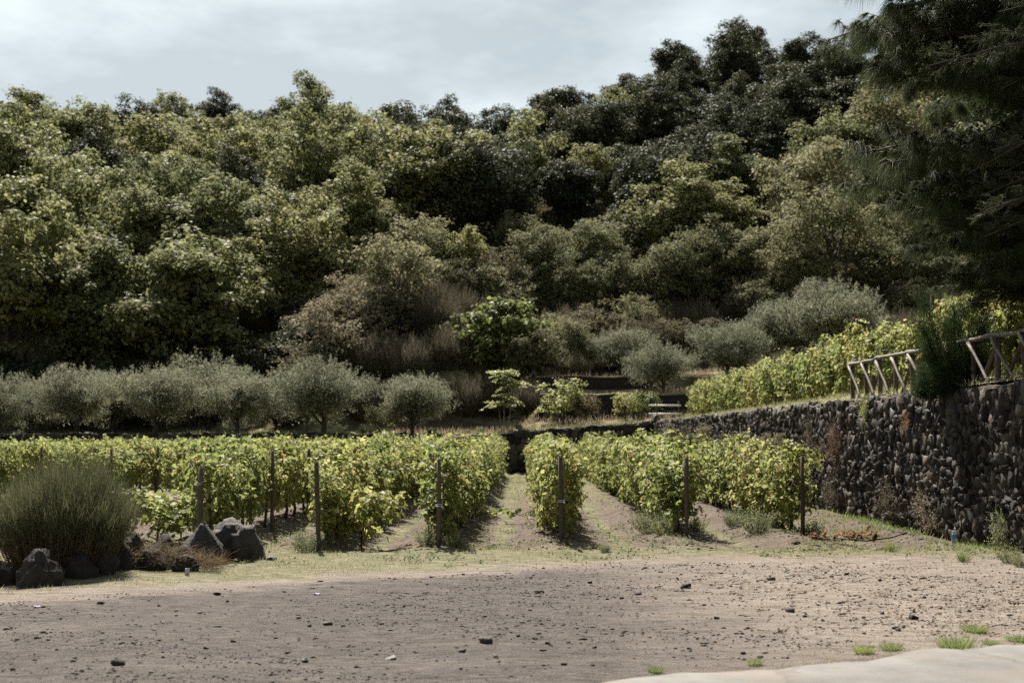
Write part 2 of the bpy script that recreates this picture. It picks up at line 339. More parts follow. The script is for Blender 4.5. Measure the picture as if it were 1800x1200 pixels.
nt.links.new(math_(nt, 'ADD', X_, 40 * 2.02 - .57), rowm.inputs[0])          # 0 at a vine row, 1 in mid alley
alley = mix(nt, sstep(nt, math_(nt, 'ADD', rowm.outputs[0], math_(nt, 'MULTIPLY', wob2, .35)), .74, 1.0), soil, ramp(nt, n2, [(.36, (.045, .05, .024)), (.5, (.12, .118, .06)), (.64, (.22, .20, .12))]))
farg = sstep(nt, Y_, 30, 55)
alley = mix(nt, math_(nt, 'MULTIPLY', farg, sstep(nt, n2, .35, .6)), alley, (.15, .15, .075))
c = mix(nt, sstep(nt, math_(nt, 'ADD', Y_, wob2), 22.3, 23.6), c, alley)
nt.links.new(c, b.inputs['Base Color']); b.inputs['Roughness'].default_value = .95; b.inputs['Specular IOR Level'].default_value = .15
bump(nt, b, math_(nt, 'ADD', math_(nt, 'MULTIPLY', n3, .5), n2), .9, .06)
M['ground'] = m
xs = np.concatenate([[-700, -300, -120, -60], np.arange(-40, -9, .5), np.arange(-9, 8.2, .14), [9, 12, 40, 120, 300, 700]])
ys = np.concatenate([[-500, -100, -20, 0, 4], np.arange(7, 26, .12), np.arange(26, 77, .35), [80, 120, 300, 700, 1500]])
tag(link('ground', grid_mesh('ground', xs, ys, lambda x, y: np.where((y > 76) | (x > 8.2), -.3, gz(x, y)), M['ground'])), kind='structure')

m, nt, b = mat('hill_ground')
n1 = noise(nt, .35, 5, .6); n2 = noise(nt, 3, 6, .65)
c = ramp(nt, n2, [(.3, (.05, .045, .03)), (.55, (.12, .105, .065)), (.75, (.22, .19, .12))])
c = mix(nt, sstep(nt, n1, .45, .6), c, ramp(nt, n2, [(.3, (.2, .19, .09)), (.7, (.36, .32, .2))]))
geo = nt.nodes.new('ShaderNodeNewGeometry'); sep = nt.nodes.new('ShaderNodeSeparateXYZ'); nt.links.new(geo.outputs['Position'], sep.inputs[0])
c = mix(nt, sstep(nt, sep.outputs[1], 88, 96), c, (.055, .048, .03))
nt.links.new(c, b.inputs['Base Color']); b.inputs['Roughness'].default_value = 1.0; b.inputs['Specular IOR Level'].default_value = 0.0; bump(nt, b, n2, .8, .15)
M['hill'] = m
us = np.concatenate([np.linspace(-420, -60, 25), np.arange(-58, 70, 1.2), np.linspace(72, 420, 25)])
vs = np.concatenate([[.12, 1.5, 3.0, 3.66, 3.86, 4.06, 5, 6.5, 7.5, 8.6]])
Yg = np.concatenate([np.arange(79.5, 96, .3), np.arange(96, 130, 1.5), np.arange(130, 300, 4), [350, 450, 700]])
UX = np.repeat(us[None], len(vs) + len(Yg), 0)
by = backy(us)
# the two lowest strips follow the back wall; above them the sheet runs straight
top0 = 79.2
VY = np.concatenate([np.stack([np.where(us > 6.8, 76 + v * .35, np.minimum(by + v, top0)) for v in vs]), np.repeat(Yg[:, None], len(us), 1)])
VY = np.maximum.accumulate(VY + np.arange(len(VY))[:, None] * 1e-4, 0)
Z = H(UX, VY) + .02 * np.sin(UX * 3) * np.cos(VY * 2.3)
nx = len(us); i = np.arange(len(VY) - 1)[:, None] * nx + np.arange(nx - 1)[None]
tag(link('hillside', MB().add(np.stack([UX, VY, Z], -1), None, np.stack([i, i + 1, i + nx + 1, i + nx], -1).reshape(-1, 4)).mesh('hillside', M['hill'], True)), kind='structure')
# level terrace on top of the retaining wall
ty = np.arange(-6, 76.6, .8); tsx = np.concatenate([np.linspace(0.02, 3, 8), np.linspace(4, 90, 20)])
TX = wallx(ty)[:, None] + .12 + tsx[None]; TY = np.repeat(ty[:, None], len(tsx), 1)
TZ = zterr(np.maximum(TX, 6.86)) - .03 + .03 * np.sin(TX * 2) * np.cos(TY * 1.3)
nx = len(tsx); i = np.arange(len(ty) - 1)[:, None] * nx + np.arange(nx - 1)[None]
m2, nt, b = mat('terrace_ground'); n2 = noise(nt, 4, 6, .65)
nt.links.new(ramp(nt, n2, [(.3, (.11, .09, .06)), (.5, (.22, .20, .11)), (.7, (.36, .32, .2))]), b.inputs['Base Color']); b.inputs['Roughness'].default_value = .95; bump(nt, b, n2, .8, .06)
tag(link('terrace_ground', MB().add(np.stack([TX, TY, TZ], -1), None, np.stack([i, i + 1, i + nx + 1, i + nx], -1).reshape(-1, 4)).mesh('terrace_ground', m2, True)), kind='structure')

# concrete lane in the lower right corner
m, nt, b = mat('concrete_lane')
n2 = noise(nt, 3, 6, .6, coord='Object'); n3 = noise(nt, 55, 3, .6)
vo = nt.nodes.new('ShaderNodeTexVoronoi'); vo.feature = 'DISTANCE_TO_EDGE'; vo.inputs['Scale'].default_value = .8
tcx = nt.nodes.new('ShaderNodeTexCoord'); nv = nt.nodes.new('ShaderNodeTexNoise'); nv.inputs['Scale'].default_value = 2.5; nv.inputs['Detail'].default_value = 5
nt.links.new(tcx.outputs['Object'], nv.inputs['Vector']); mxv = nt.nodes.new('ShaderNodeMix'); mxv.data_type = 'VECTOR'; mxv.inputs[0].default_value = .35
nt.links.new(tcx.outputs['Object'], mxv.inputs[4]); nt.links.new(nv.outputs['Color'], mxv.inputs[5]); nt.links.new(mxv.outputs[1], vo.inputs['Vector'])
c = ramp(nt, n2, [(.3, (.08, .076, .072)), (.7, (.152, .146, .14))])
c = mix(nt, math_(nt, 'MULTIPLY', sstep(nt, n3, .46, .62), .65), c, (.13, .117, .106))
c = mix(nt, math_(nt, 'MULTIPLY', sstep(nt, noise(nt, 1.4, 6, .65), .5, .62), .6), c, (.135, .112, .092))
crack = math_(nt, 'SUBTRACT', 1.0, sstep(nt, vo.outputs[0], .0, .03))
c = mix(nt, crack, c, (.10, .088, .078)); nt.links.new(c, b.inputs['Base Color']); b.inputs['Roughness'].default_value = .9
bump(nt, b, math_(nt, 'SUBTRACT', n3, math_(nt, 'MULTIPLY', crack, 2.0)), .5, .01)
ex = np.linspace(-9, 7.4, 90)
ey = np.interp(ex, [-9, -3, .0, .56, 4.25, 7.4], [5.0, 7.6, 9.5, 10.1, 12.1, 13.3]) + .10 * np.sin(ex * 2.3) + .05 * np.sin(ex * 6.1 + 1) + RN.normal(size=90) * .05
top = np.stack([ex, ey, np.full(90, .045)], -1); mid = np.stack([ex, ey - .5, np.full(90, .05)], -1); back_ = np.stack([ex, np.full(90, -12.), np.full(90, .05)], -1); low = np.stack([ex, ey + .02, np.full(90, -.08)], -1)
mb = MB(); i = np.arange(89)
mb.add(np.concatenate([low, top, mid, back_]), None, np.concatenate([np.stack([k * 90 + i, (k + 1) * 90 + i, (k + 1) * 90 + i + 1, k * 90 + i + 1], -1) for k in range(3)]))
tag(link('concrete_road', mb.mesh('concrete_road', m)), kind='structure')

# ------------------------------------------------------------------ stone walls
def stone_mesh(k, m):
    """irregular block: a cube cut in thirds, its corners pulled in, jittered; unit size, face towards -x"""
    g = np.linspace(-.5, .5, 3); v = []; idx = {}
    for a in range(3):
        for b_ in range(3):
            for c_ in range(3):
                if 1 in (a, b_, c_) and (a, b_, c_) == (1, 1, 1): continue
                p = np.array([g[a], g[b_], g[c_]]); e = sum(abs(q) > .4 for q in p)
                p = p * (1 if e == 1 else .98 if e == 2 else .95) + RN.normal(size=3) * .085
                idx[(a, b_, c_)] = len(v); v.append(p)
    q = []
    for ax in range(3):
        for side in (0, 2):
            for i in range(2):
                for j in range(2):
                    cs = []
                    for (di, dj) in ((0, 0), (1, 0), (1, 1), (0, 1)):
                        t = [0, 0, 0]; t[ax] = side; t[(ax + 1) % 3] = i + di; t[(ax + 2) % 3] = j + dj
                        cs.append(idx[tuple(t)])
                    q.append(cs if side == 2 else cs[::-1])
    return MB().add(v, None, q).mesh('stone', m)
STONES = [stone_mesh(k, M['stone']) for k in range(14)]
SV = [np.array([v.co[:] for v in s.vertices]) for s in STONES]
SQ = np.array([p.vertices[:] for p in STONES[0].polygons])
def course_stones(length, z0f, z1f, hw=(.16, .30), ww=(.2, .52)):
    """list of (along, z, width, height) that fills a wall face in wandering courses"""
    out = []; nco = 40; base = 0.0
    z = 0.0
    while z < 3.2:
        hgt = rnd.uniform(*hw); s = rnd.uniform(-.3, 0)
        while s < length:
            wd = rnd.uniform(*ww)
            hh = hgt * rnd.uniform(.75, 1.5)
            zz = z + hgt / 2 + .06 * math.sin(s * 1.1 + z * 3) + .03 * math.sin(s * 3.1 - z * 5) + rnd.gauss(0, .02)
            lo, hi = z0f(s), z1f(s)
            if zz > lo - .05 and zz + hgt * .3 < hi: out.append((s + wd / 2, zz, wd * .97, min(hh, 2 * (hi - zz) + .05)))
            s += wd
        z += hgt * .93
    return out
def build_wall(name, label, line, nrm_, z0f, z1f, length, n_parts=300, order=None, core_depth=.5, hw=(.16, .30), ww=(.2, .52), cap=True):
    """line(s) -> (x, y) on the face; nrm_ outward normal (x, y)"""
    p0 = line(0.0); root = thing(name, label, 'wall', (p0[0], p0[1], 0))
    nx_, ny_ = nrm_; ang = math.atan2(ny_, nx_) + math.pi     # stone -x faces out
    st_ = course_stones(length, z0f, z1f, hw, ww)
    st_.sort(key=order or (lambda q: q[0]))
    rest = MB()
    for k, (s, z, wd, hh) in enumerate(st_):
        x, y = line(s); dp = rnd.uniform(.26, .36); pr = rnd.gauss(0, .018)
        loc = (x - nx_ * (dp / 2 - .06 - pr) , y - ny_ * (dp / 2 - .06 - pr), z)
        rot = (rnd.gauss(0, .17), rnd.gauss(0, .09), ang + rnd.gauss(0, .12)); j = rnd.randrange(14)
        if k < n_parts:
            o = link('stone', STONES[j], root, (loc[0] - p0[0], loc[1] - p0[1], loc[2]), rot, (dp, wd * 1.12, hh * 1.12))
        else:
            Rm = np.array((Matrix.Translation((loc[0] - p0[0], loc[1] - p0[1], loc[2])) @ (Vector((0, 0, 0)) and Matrix.Identity(4))))
            E = np.array(Matrix.LocRotScale(Vector((loc[0] - p0[0], loc[1] - p0[1], loc[2])), __import__('mathutils').Euler(rot), Vector((dp, wd * 1.12, hh * 1.12))))
            rest.add(SV[j] @ E[:3, :3].T + E[:3, 3], None, SQ)
    if rest.n: tag(link('stone_face', rest.mesh('stone_face', M['stone']), root), kind='stuff')
    ss = np.linspace(0, length, max(2, int(length / .5)))
    P = np.array([line(s) for s in ss]) - np.array(p0); zt = np.array([z1f(s) for s in ss]); zb = np.array([z0f(s) for s in ss]) - .15
    n2_ = np.array([nx_, ny_])
    def strip(a, b_, za, zb_):
        i = np.arange(len(ss) - 1); k = len(ss)
        return np.concatenate([np.c_[a, za], np.c_[b_, zb_]]), np.stack([i, i + 1, i + k + 1, i + k], -1)
    mb = MB(); A, B = P - n2_ * .09, P - n2_ * core_depth
    for a in ((A, A, zb, zt - .04), (A, B, zt - .04, zt - .05), (B, B, zt - .05, zb)): v, q = strip(*a); mb.add(v, None, q)
    link('core', mb.mesh('core', M['joint']), root)
    if cap:
        wv = .025 * np.sin(ss * 2.7) + RN.normal(size=len(ss)) * .02
        mb = MB(); C, D = P + n2_ * (-.03 + wv[:, None]), P - n2_ * (core_depth + .05)
        for a in ((C, C, zt - .06, zt + .0 + wv * .5), (C, D, zt + wv * .5, zt + .03 + wv * .3), (D, D, zt + .03 + wv * .3, zt - .2)): v, q = strip(*a); mb.add(v, None, q)
        link('coping', mb.mesh('coping', M['cap']), root)
    return root
W0, W1 = 14.0, 76.0
build_wall('stone_retaining_wall', 'tall dark dry-stone retaining wall along the right side carrying the rustic fence',
           lambda s: (float(wallx(W0 + s)), W0 + s), (-1.0, -.018), lambda s: -.02, lambda s: 2.6 + 0.02 * math.sin(s * .9), W1 - W0,
           300, order=lambda q: (0 if q[0] + W0 > 21.6 else 1, q[0]), hw=(.10, .24), ww=(.09, .28))
build_wall('ramp_wall', 'low dark stone wall with sloping top closing the far end of the vine rows',
           lambda s: (6.8 - s, float(backy(6.8 - s))), (.0, -1.0), lambda s: -.02, lambda s: float(zramp(6.8 - s)), 26.0, 300, hw=(.2, .36), ww=(.28, .6))
build_wall('olive_terrace_wall', 'long low dark stone wall holding up the olive tree terrace',
           lambda s: (-3.5 - s, float(backy(-3.5 - s)) + 3.8), (.0, -1.0), lambda s: 1.25, lambda s: 2.02 + .03 * math.sin(s * 2.1) + .02 * math.sin(s * 5), 38.0, 300, hw=(.2, .36), ww=(.28, .6), cap=False)
build_wall('terrace_step_wall', 'lower dry-stone step wall on the grassy bank beyond the ramp', lambda s: (10.6 - s, 81.85), (.0, -1.0),
           lambda s: 2.7, lambda s: 4.32 + .04 * math.sin(s * 1.7), 9.8, 300, hw=(.2, .36), ww=(.28, .6))
build_wall('terrace_step_wall', 'upper dry-stone step wall below the small right-hand olive trees', lambda s: (8.6 - s, 86.85), (.0, -1.0),
           lambda s: 4.2, lambda s: 5.55 + .05 * math.sin(s * 1.3), 8.0, 300, hw=(.2, .36), ww=(.28, .6))
# dark corner stone where ramp and retaining wall meet
def rock(name, label, cat, loc, dims, m, seed, rough=.22, sub=3, rotz=0, peak=0, group=None):
    bm_ = __import__('bmesh').new(); __import__('bmesh').ops.create_icosphere(bm_, subdivisions=sub, radius=1)
    off = Vector((seed * 3.7, seed * 1.3, -seed * 2.1))
    for v in bm_.verts:
        d = v.co.normalized(); n = mnoise.fractal(d * 1.1 + off, 1.0, 2.0, 4) ; c = mnoise.cell(d * 1.6 + off)
        r = 1 + rough * n + .10 * c + .35 * rough * mnoise.fractal(d * 5 + off, .8, 2.0, 4)
        p = d * r
        if peak and p.z > 0: k = 1 - peak * min(1, p.z); p.x *= k; p.y *= k
        v.co = Vector((p.x * dims[0] / 2, p.y * dims[1] / 2, (max(p.z, -.35) + .3) * dims[2] / 1.3))
    me = bpy.data.meshes.new('rock'); bm_.to_mesh(me); bm_.free(); me.materials.append(m)
    if sub > 2: me.polygons.foreach_set('use_smooth', [True] * len(me.polygons))
    o = link(name, me, None, loc, (0, 0, rotz)); return tag(o, label, cat, group)
c_ = at(1152, 745, 75.4); rock('corner_stone', 'small dark stone at the corner where the two walls meet', 'stone', (c_.x, 75.3, 2.58), (.5, .5, .42), M['lava'], 3, sub=2)

# ------------------------------------------------------------------ trees and shrubs: prototypes
def tree_proto(W, Ht, th, ncl, nleaf, leaf, kind, m, cr=(.13, .21), tr=.16, flat=.0, low=.15, inner=.45, up=.6, limbs=9, along=None, shoots=0, bark='bark', ros=16, rsz=.95, core=0):
    c = np.array([0, 0, th + (Ht - th) * .5]); R = np.array([W / 2, W / 2, (Ht - th) / 2])
    d = dirs(ncl * 3); d = d[d[:, 2] > -1 + low][:ncl]
    u = RN.uniform(inner, .88, len(d)) * (1 + .12 * RN.normal(size=len(d)))
    cc = c + d * R * u[:, None]; rr = W * RN.uniform(cr[0], cr[1], len(d))
    cc[:, 2] = np.maximum(cc[:, 2], th * .75 + rr * .4)
    nl = np.maximum(8, (nleaf * rr ** 2 / (rr ** 2).sum()).astype(int))
    mb = MB(); Ps, Ns = [], []
    for k in range(len(d)):
        # leaves sit in rosettes on the clump's shell, so light and dark alternate inside a clump
        ns = max(4, nl[k] // ros); q = dirs(ns); q = np.where((q[:, 2:3] < -.2) & (RN.random((ns, 1)) < .65), q * [1, 1, -1], q)
        lump = 1 + .2 * np.sin(q[:, 0] * 6 + k) * np.cos(q[:, 1] * 5 - k) + .14 * np.sin(q[:, 2] * 9 + 2 * k)
        sc_ = cc[k] + q * (rr[k] * lump * np.sqrt(RN.uniform(.35, 1.1, ns)))[:, None] * [1, 1, .85]
        w_ = RN.integers(0, ns, nl[k]); sig = leaf * rsz; g_ = RN.normal(size=(nl[k], 3))
        Ps.append(sc_[w_] + g_ * sig * [1, 1, .55]); Ns.append(q[w_] * .45 + g_ * .35 + RN.normal(size=(nl[k], 3)) * .38 + [0, 0, up])
    P = np.concatenate(Ps); N = np.concatenate(Ns)
    leaves(mb, P, N, leaf * RN.uniform(.65, 1.25, len(P)), kind, along)
    if core:      # oversized leaves added deep inside the crown to block light
        q = dirs(core) * (RN.random((core, 1)) ** .4) * .52; leaves(mb, c + q * R, RN.normal(size=(core, 3)) + [0, 0, .6], leaf * RN.uniform(1.5, 2.5, core), 'rhomb')
    if shoots:
        d2 = dirs(shoots); d2[:, 2] = np.abs(d2[:, 2]) * .9 + .1; b_ = c + d2 * R * .92
        for k in range(shoots):
            n_ = 26; f = RN.random(n_)[:, None]; dirn = nrm(d2[k:k+1] * .5 + [0, 0, .9] + RN.normal(size=(1, 3)) * .15)
            leaves(mb, b_[k] + dirn * f * Ht * RN.uniform(.07, .16) + RN.normal(size=(n_, 3)) * .03, RN.normal(size=(n_, 3)), leaf * .8, kind, dirn)
    crown = mb.mesh('crown', m)
    mb = MB(); n = 7; z = np.linspace(-.4, th + (Ht - th) * .55, n); jit = np.cumsum(RN.normal(size=(n, 2)) * W * .012, 0); jit[0] = 0
    pts = np.c_[jit, z]; mb.tube(pts, np.linspace(tr * 1.25, tr * .35, n), 7)
    for k in RN.choice(len(d), min(limbs, len(d)), replace=False):
        s0 = pts[rnd.randint(2, 4)]; e = cc[k]; t = np.linspace(0, 1, 5)[:, None]
        mid = s0 * (1 - t) + e * t + np.array([0, 0, 1]) * (t * (1 - t)) * W * .08 + RN.normal(size=(5, 3)) * W * .012 * (t * (1 - t) * 4)
        mb.tube(mid, np.linspace(tr * .5, tr * .1, 5), 5)
    trunk = mb.mesh('trunk', M[bark], True)
    return trunk, crown
def strand_proto(W, Ht, n, wid, m, spread=.35, bend=.06, base=.22, hmin=.45, tufts=0):
    """broom-like shrub: wiry stems fanning up from the ground"""
    mb = MB(); a = RN.uniform(0, 2 * math.pi, n); r = np.sqrt(RN.random(n))
    b_ = np.c_[np.cos(a) * r * W * base, np.sin(a) * r * W * base, np.zeros(n) - .03]
    hh = Ht * (1 - .45 * r ** 2) * RN.uniform(hmin, 1.0, n) * (1 + .12 * np.sin(a * 3) + .08 * np.sin(a * 7 + 1))
    tip = np.c_[np.cos(a) * r * W * .5, np.sin(a) * r * W * .5, hh] + RN.normal(size=(n, 3)) * W * .03
    strands(mb, b_, tip, wid, bend, 3)
    # side twigs near the top
    k = RN.integers(0, n, n); f = RN.uniform(.5, .95, n)[:, None]; p = b_[k] * (1 - f) + tip[k] * f
    strands(mb, p, p + nrm((tip[k] - b_[k]) * .6 + RN.normal(size=(n, 3)) * spread) * Ht * RN.uniform(.08, .2, (n, 1)), wid * .8, bend, 1)
    if tufts:
        k = RN.integers(0, n, tufts); f = RN.uniform(.45, 1.0, tufts)[:, None]
        leaves(mb, b_[k] * (1 - f) + tip[k] * f, RN.normal(size=(tufts, 3)), Ht * .035 * RN.uniform(.6, 1.3, tufts), 'rhomb')
    return mb.mesh('stems', m)
def plant(name, proto, label, cat, loc, scale=1.0, group=None, m=None, rotz=None):
    root = thing(name, label, cat, loc, rnd.uniform(0, 6.28) if rotz is None else rotz, scale, group)
    link('trunk', proto[0], root); omat(link('crown', proto[1], root), m); return root
def gpos(px, Y): x = px_x(px, Y); return (x, Y, h1(x, Y) - .05)

P_CH = [tree_proto(W_, H_, 1.6, n_, 16500, .245, 'rhomb', M['chestnut'], cr=c_, core=1700, rsz=.82, inner=.5) for (W_, H_, n_, c_) in ((8, 11, 55, (.07, .155)), (8.6, 10, 48, (.08, .18)), (7, 11.6, 52, (.07, .16)), (9, 11, 70, (.055, .14)), (7.4, 10.4, 42, (.09, .19)), (8.2, 12, 60, (.06, .15)), (6.6, 11, 46, (.08, .17)))]
P_SHADE_OAK = [tree_proto(W_, H_, 1.6, n_, 15000, .225, 'rhomb', M['oak'], cr=c_, core=1700, rsz=.85, inner=.5) for (W_, H_, n_, c_) in ((7.6, 10.5, 54, (.07, .15)), (6.4, 11.5, 48, (.07, .17)), (8.4, 10, 64, (.06, .15)), (6, 10, 42, (.09, .19)), (7.4, 12, 60, (.06, .16)))]
P_GREY = [tree_proto(5.5, 6.5, .7, 65, 11000, .18, 'rhomb', M['greytree'], cr=(.08, .16), tr=.11, core=700) for _ in range(3)]

# wooded hillside, tier by tier
tier = 0
tree_n = 0
for Y in [99, 107, 116, 126, 136, 147, 158, 169, 181, 193, 206, 219, 232]:
    cands = []
    step = 7.4 if Y < 140 else 7.4
    x0, x1 = px_x(-90, Y), px_x(1800, Y)
    x = x0 + rnd.uniform(0, step)
    while x < x1:
        xx, yy = x + rnd.uniform(-1.6, 1.6), Y + rnd.uniform(-3, 3)
        px = 925 + F * xx / yy
        lim = np.interp(px, [0, 440, 540, 640, 800, 950, 1150, 1300, 1800], [96, 96, 98.5, 106, 120, 126, 116, 112, 110])
        yc = np.interp(xx, [-70, -5, 30, 40, 60], [182, 198, 230, 224, 202])
        if yy >= lim and yy < yc: cands.append((px, xx, yy))
        x += step
    if not cands: continue
    cands.sort()
    for k, (px, xx, yy) in enumerate(cands):
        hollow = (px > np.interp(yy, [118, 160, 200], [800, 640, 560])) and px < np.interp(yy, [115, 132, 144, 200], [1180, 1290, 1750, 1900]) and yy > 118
        back = yy > 158
        r = rnd.random(); sc = rnd.uniform(.92, 1.32)
        if hollow: kind = 'oak' if r < .94 else 'chestnut'  # darker oak foliage stands in for shade lying over the hollow
        elif px > 1120 and yy < 165: kind = 'grey' if r < .5 else 'chestnut' if r < .85 else 'oak'
        elif back: kind = 'oak' if r < .4 else 'chestnut'
        else: kind = 'chestnut' if r < .86 else 'oak'
        if 380 < px < 580 and yy > 168: sc *= 1.04
        if 820 < px < 880 and yy > 185: sc *= .7
        if yy > 165 and px < 360: sc = min(sc, 1.08)
        if yy < 150 and px < 900: sc *= 1.2
        mm = None
        if kind == 'chestnut': pr, word = rnd.choice(P_CH), 'leafy green chestnut'
        elif kind == 'oak': pr, word = rnd.choice(P_SHADE_OAK), 'shade-tinted dark evergreen oak'
        else: pr, word = rnd.choice(P_GREY), 'grey-green broadleaf'; sc *= 1.5
        if rnd.random() < .007 and yy < 150: mm, word = M['rust'], 'rusty brown autumn'
        word2 = f'{word} tree, {ordinal(k)} from left in {ORD[tier]} tier up the wooded hillside'
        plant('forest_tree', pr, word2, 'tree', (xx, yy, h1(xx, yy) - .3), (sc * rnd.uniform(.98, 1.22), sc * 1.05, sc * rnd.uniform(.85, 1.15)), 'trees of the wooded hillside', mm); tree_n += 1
    tier += 1

# understorey that closes the foot of the forest behind the olives
P_UND = [tree_proto(4.6, 4.2, .3, 26, 3600, .26, 'rhomb', M['oak'], cr=(.14, .22), tr=.08, limbs=5) for _ in range(2)]
k = 0
for px in range(-40, 560, 42):
    Y = 93.5 + rnd.uniform(-1, 1.5); plant('forest_edge_shrub', P_UND[k % 2], f'dark leafy shrub at the forest foot, {ordinal(k)} from the left behind the olives', 'shrub', gpos(px, Y), rnd.uniform(.9, 1.3), 'shrubs at the foot of the forest'); k += 1

# olive trees
P_OL = [tree_proto(4.8, 3.7, .28, 80, 24000, .18, 'slim', M['olive'], cr=(.10, .17), tr=.13, low=.12, inner=.3, core=500, up=.1, ros=22, rsz=1.0, limbs=12, along=np.array([0, 0, .8]), shoots=70) for _ in range(3)]
left_ol = [(-15, 77.5, .9, 'at the frame edge, cut off by it'), (128, 78, .98, 'second from left, its forked trunk showing'), (275, 77.5, .98, 'third from left, on a short dark trunk'), (420, 77.8, .9, 'fourth from left, slightly narrower'),
           (562, 77.6, 1.08, 'broadest, fifth from left'), (730, 76.6, .86, 'round and compact, standing apart at the row end')]
for k, (px, Y, sc, wd) in enumerate(left_ol):
    plant('olive_tree', P_OL[k % 3], f'silvery olive tree in the terrace row, {wd}', 'olive tree', gpos(px, Y), sc, 'olive trees of the left terrace')
for k, (px, Y, sc, wd) in enumerate([(52, 84, .85, 'behind the first two'), (203, 84, 1.0, 'behind the second and third'), (365, 84, 1.25, 'tallest behind, showing above the fourth'), (490, 85, .8, 'behind, between fourth and fifth')]):
    plant('olive_tree', P_OL[(k + 1) % 3], f'silvery olive tree of the second terrace row, {wd}', 'olive tree', gpos(px, Y), sc, 'olive trees of the left terrace')
for k, (px, Y, sc, wd) in enumerate([(1092, 91, .92, 'slender-stemmed olive tree above the upper step wall'), (1162, 84, .80, 'small round olive tree on the pale bank beside the step wall'), (1285, 86, 1.02, 'round olive tree just behind the upper vine row'),
                                     (1395, 92, 1.15, 'broad olive tree half hidden at the big olive\'s side'), (1465, 88, 1.35, 'biggest olive tree, wide and pale, behind the upper vines'), (1345, 93, .9, 'olive tree squeezed behind two rounder olives')]):
    plant('olive_tree', P_OL[k % 3], wd, 'olive tree', gpos(px, Y), sc, 'olive trees of the right bank')

# bank of dry broom and bushes between the olives
P_DB = [strand_proto(3.4, 2.7, 2600, .034, M['drybroom'], tufts=900) for _ in range(3)]
P_TB = [strand_proto(3.6, 2.4, 2200, .04, M['tanbroom'], tufts=1600, bend=.12) for _ in range(2)]
P_SC = [tree_proto(3.6, 2.9, .1, 36, 5200, .13, 'rhomb', M['scrub'], cr=(.10, .18), tr=.05, core=300) for _ in range(3)]
def shrub(name, me, label, cat, loc, sc, group=None, m=None):
    r = thing(name, label, cat, loc, rnd.uniform(0, 6.28), sc, group); omat(link('stems', me, r), m); return r
db = [(560, 88, 1.0), (610, 90, 1.1), (665, 89, 1.1), (720, 88.5, 1.0), (775, 89.5, 1.0), (600, 93, 1.1), (650, 94, 1.1), (700, 93, 1.0), (760, 93.5, 1.15), (640, 86, .9), (700, 85.8, .85), (760, 86, .85), (820, 86.5, .9), (800, 97, 1.3), (850, 99, 1.3), (760, 98, 1.1),
      (960, 98, 1.2), (1000, 101, 1.3), (1050, 99, 1.3), (1095, 98, 1.25), (1140, 99, 1.2), (1190, 98, 1.2), (1120, 103, 1.3), (1180, 103, 1.2), (1240, 98, 1.0), (1320, 104, 1.3), (1230, 103, 1.1), (905, 92, .9), (940, 91, .9), (870, 87, 1.0), (900, 88, .9), (985, 93, 1.0), (1020, 95, 1.0), (1545, 92, .9), (1590, 90, 1.0), (1630, 93, 1.0), (1520, 99, 1.1), (1600, 100, 1.1), (1670, 97, 1.1), (1720, 95, 1.1), (740, 101, 1.3), (790, 102, 1.4), (830, 104, 1.5), (700, 103, 1.4), (660, 103, 1.4), (620, 100, 1.3), (860, 95, 1.0), (930, 84, .8), (945, 88, 1.0), (880, 104, 1.4), (770, 106, 1.5), (720, 108, 1.6), (850, 108, 1.5), (670, 108, 1.5), (600, 97, 1.3), (570, 96, 1.2), (560, 101, 1.4)]
for k, (px, Y, sc) in enumerate(sorted(db)):
    if k % 5 in (1, 3):
        plant('scrub_bush', P_SC[k % 3], f'olive-brown scrubby bush, {ordinal(k)} along the scrub bank', 'shrub', gpos(px, Y), sc * rnd.uniform(.85, 1.2), 'scrub bushes on the bank', M['greytree'] if rnd.random() < .4 else None); continue
    shrub('broom_shrub', P_DB[k % 3], f'brown dry broom shrub, {ordinal(k)} from the left on the scrub bank', 'shrub', gpos(px, Y), sc, 'dry broom shrubs on the bank')
for k, (px, Y, sc) in enumerate(sorted([(535, 88, 1.1), (590, 90.5, 1.25), (505, 86, .8), (640, 93, 1.2), (560, 95, 1.2), (615, 97, 1.3), (800, 91, .9), (830, 94, .9), (790, 87, .7), (1010, 90, .7), (1600, 94, .9), (1650, 90, .9)])):
    if px < 660:
        plant('scrub_bush', P_SC[k % 3], f'pale tan rounded bush on the mound, {ordinal(k)} from the left', 'shrub', gpos(px, Y), sc * 1.35, 'scrub bushes on the bank', M['tanbroom']); continue
    shrub('tan_shrub', P_TB[k % 2], f'straw-coloured twiggy bush, {ordinal(k)} from the left on the scrub bank', 'shrub', gpos(px, Y), sc, 'straw-coloured bushes on the bank')
P_LOOSE = [tree_proto(5.0, 4.6, .9, 40, 4200, .20, 'rhomb', M['greytree'], cr=(.09, .15), tr=.1) for _ in range(2)]
plant('pale_tree', P_LOOSE[0], 'pale loose-crowned tree with forked trunk on top of the scrub bank', 'tree', gpos(700, 96), 1.3)
plant('yellow_tree', tree_proto(3.8, 5.6, 1.2, 30, 4200, .22, 'rhomb', M['yellowtree'], cr=(.11, .18), tr=.08), 'small yellowish-green tree rising above the centre of the scrub bank', 'tree', gpos(812, 106), 1.0)
plant('fig_tree', tree_proto(5.2, 6.6, .6, 50, 5600, .27, 'broad', M['fig'], cr=(.09, .16), tr=.12), 'bright green fig tree with big leaves in the middle of the bank', 'tree', gpos(884, 90), 1.0)
plant('fig_shrub', tree_proto(3.0, 3.0, .3, 22, 1500, .26, 'broad', M['greytree'], tr=.06), 'grey-leaved bush at the foot of the bank beside the fig', 'shrub', gpos(800, 91.5), .8)
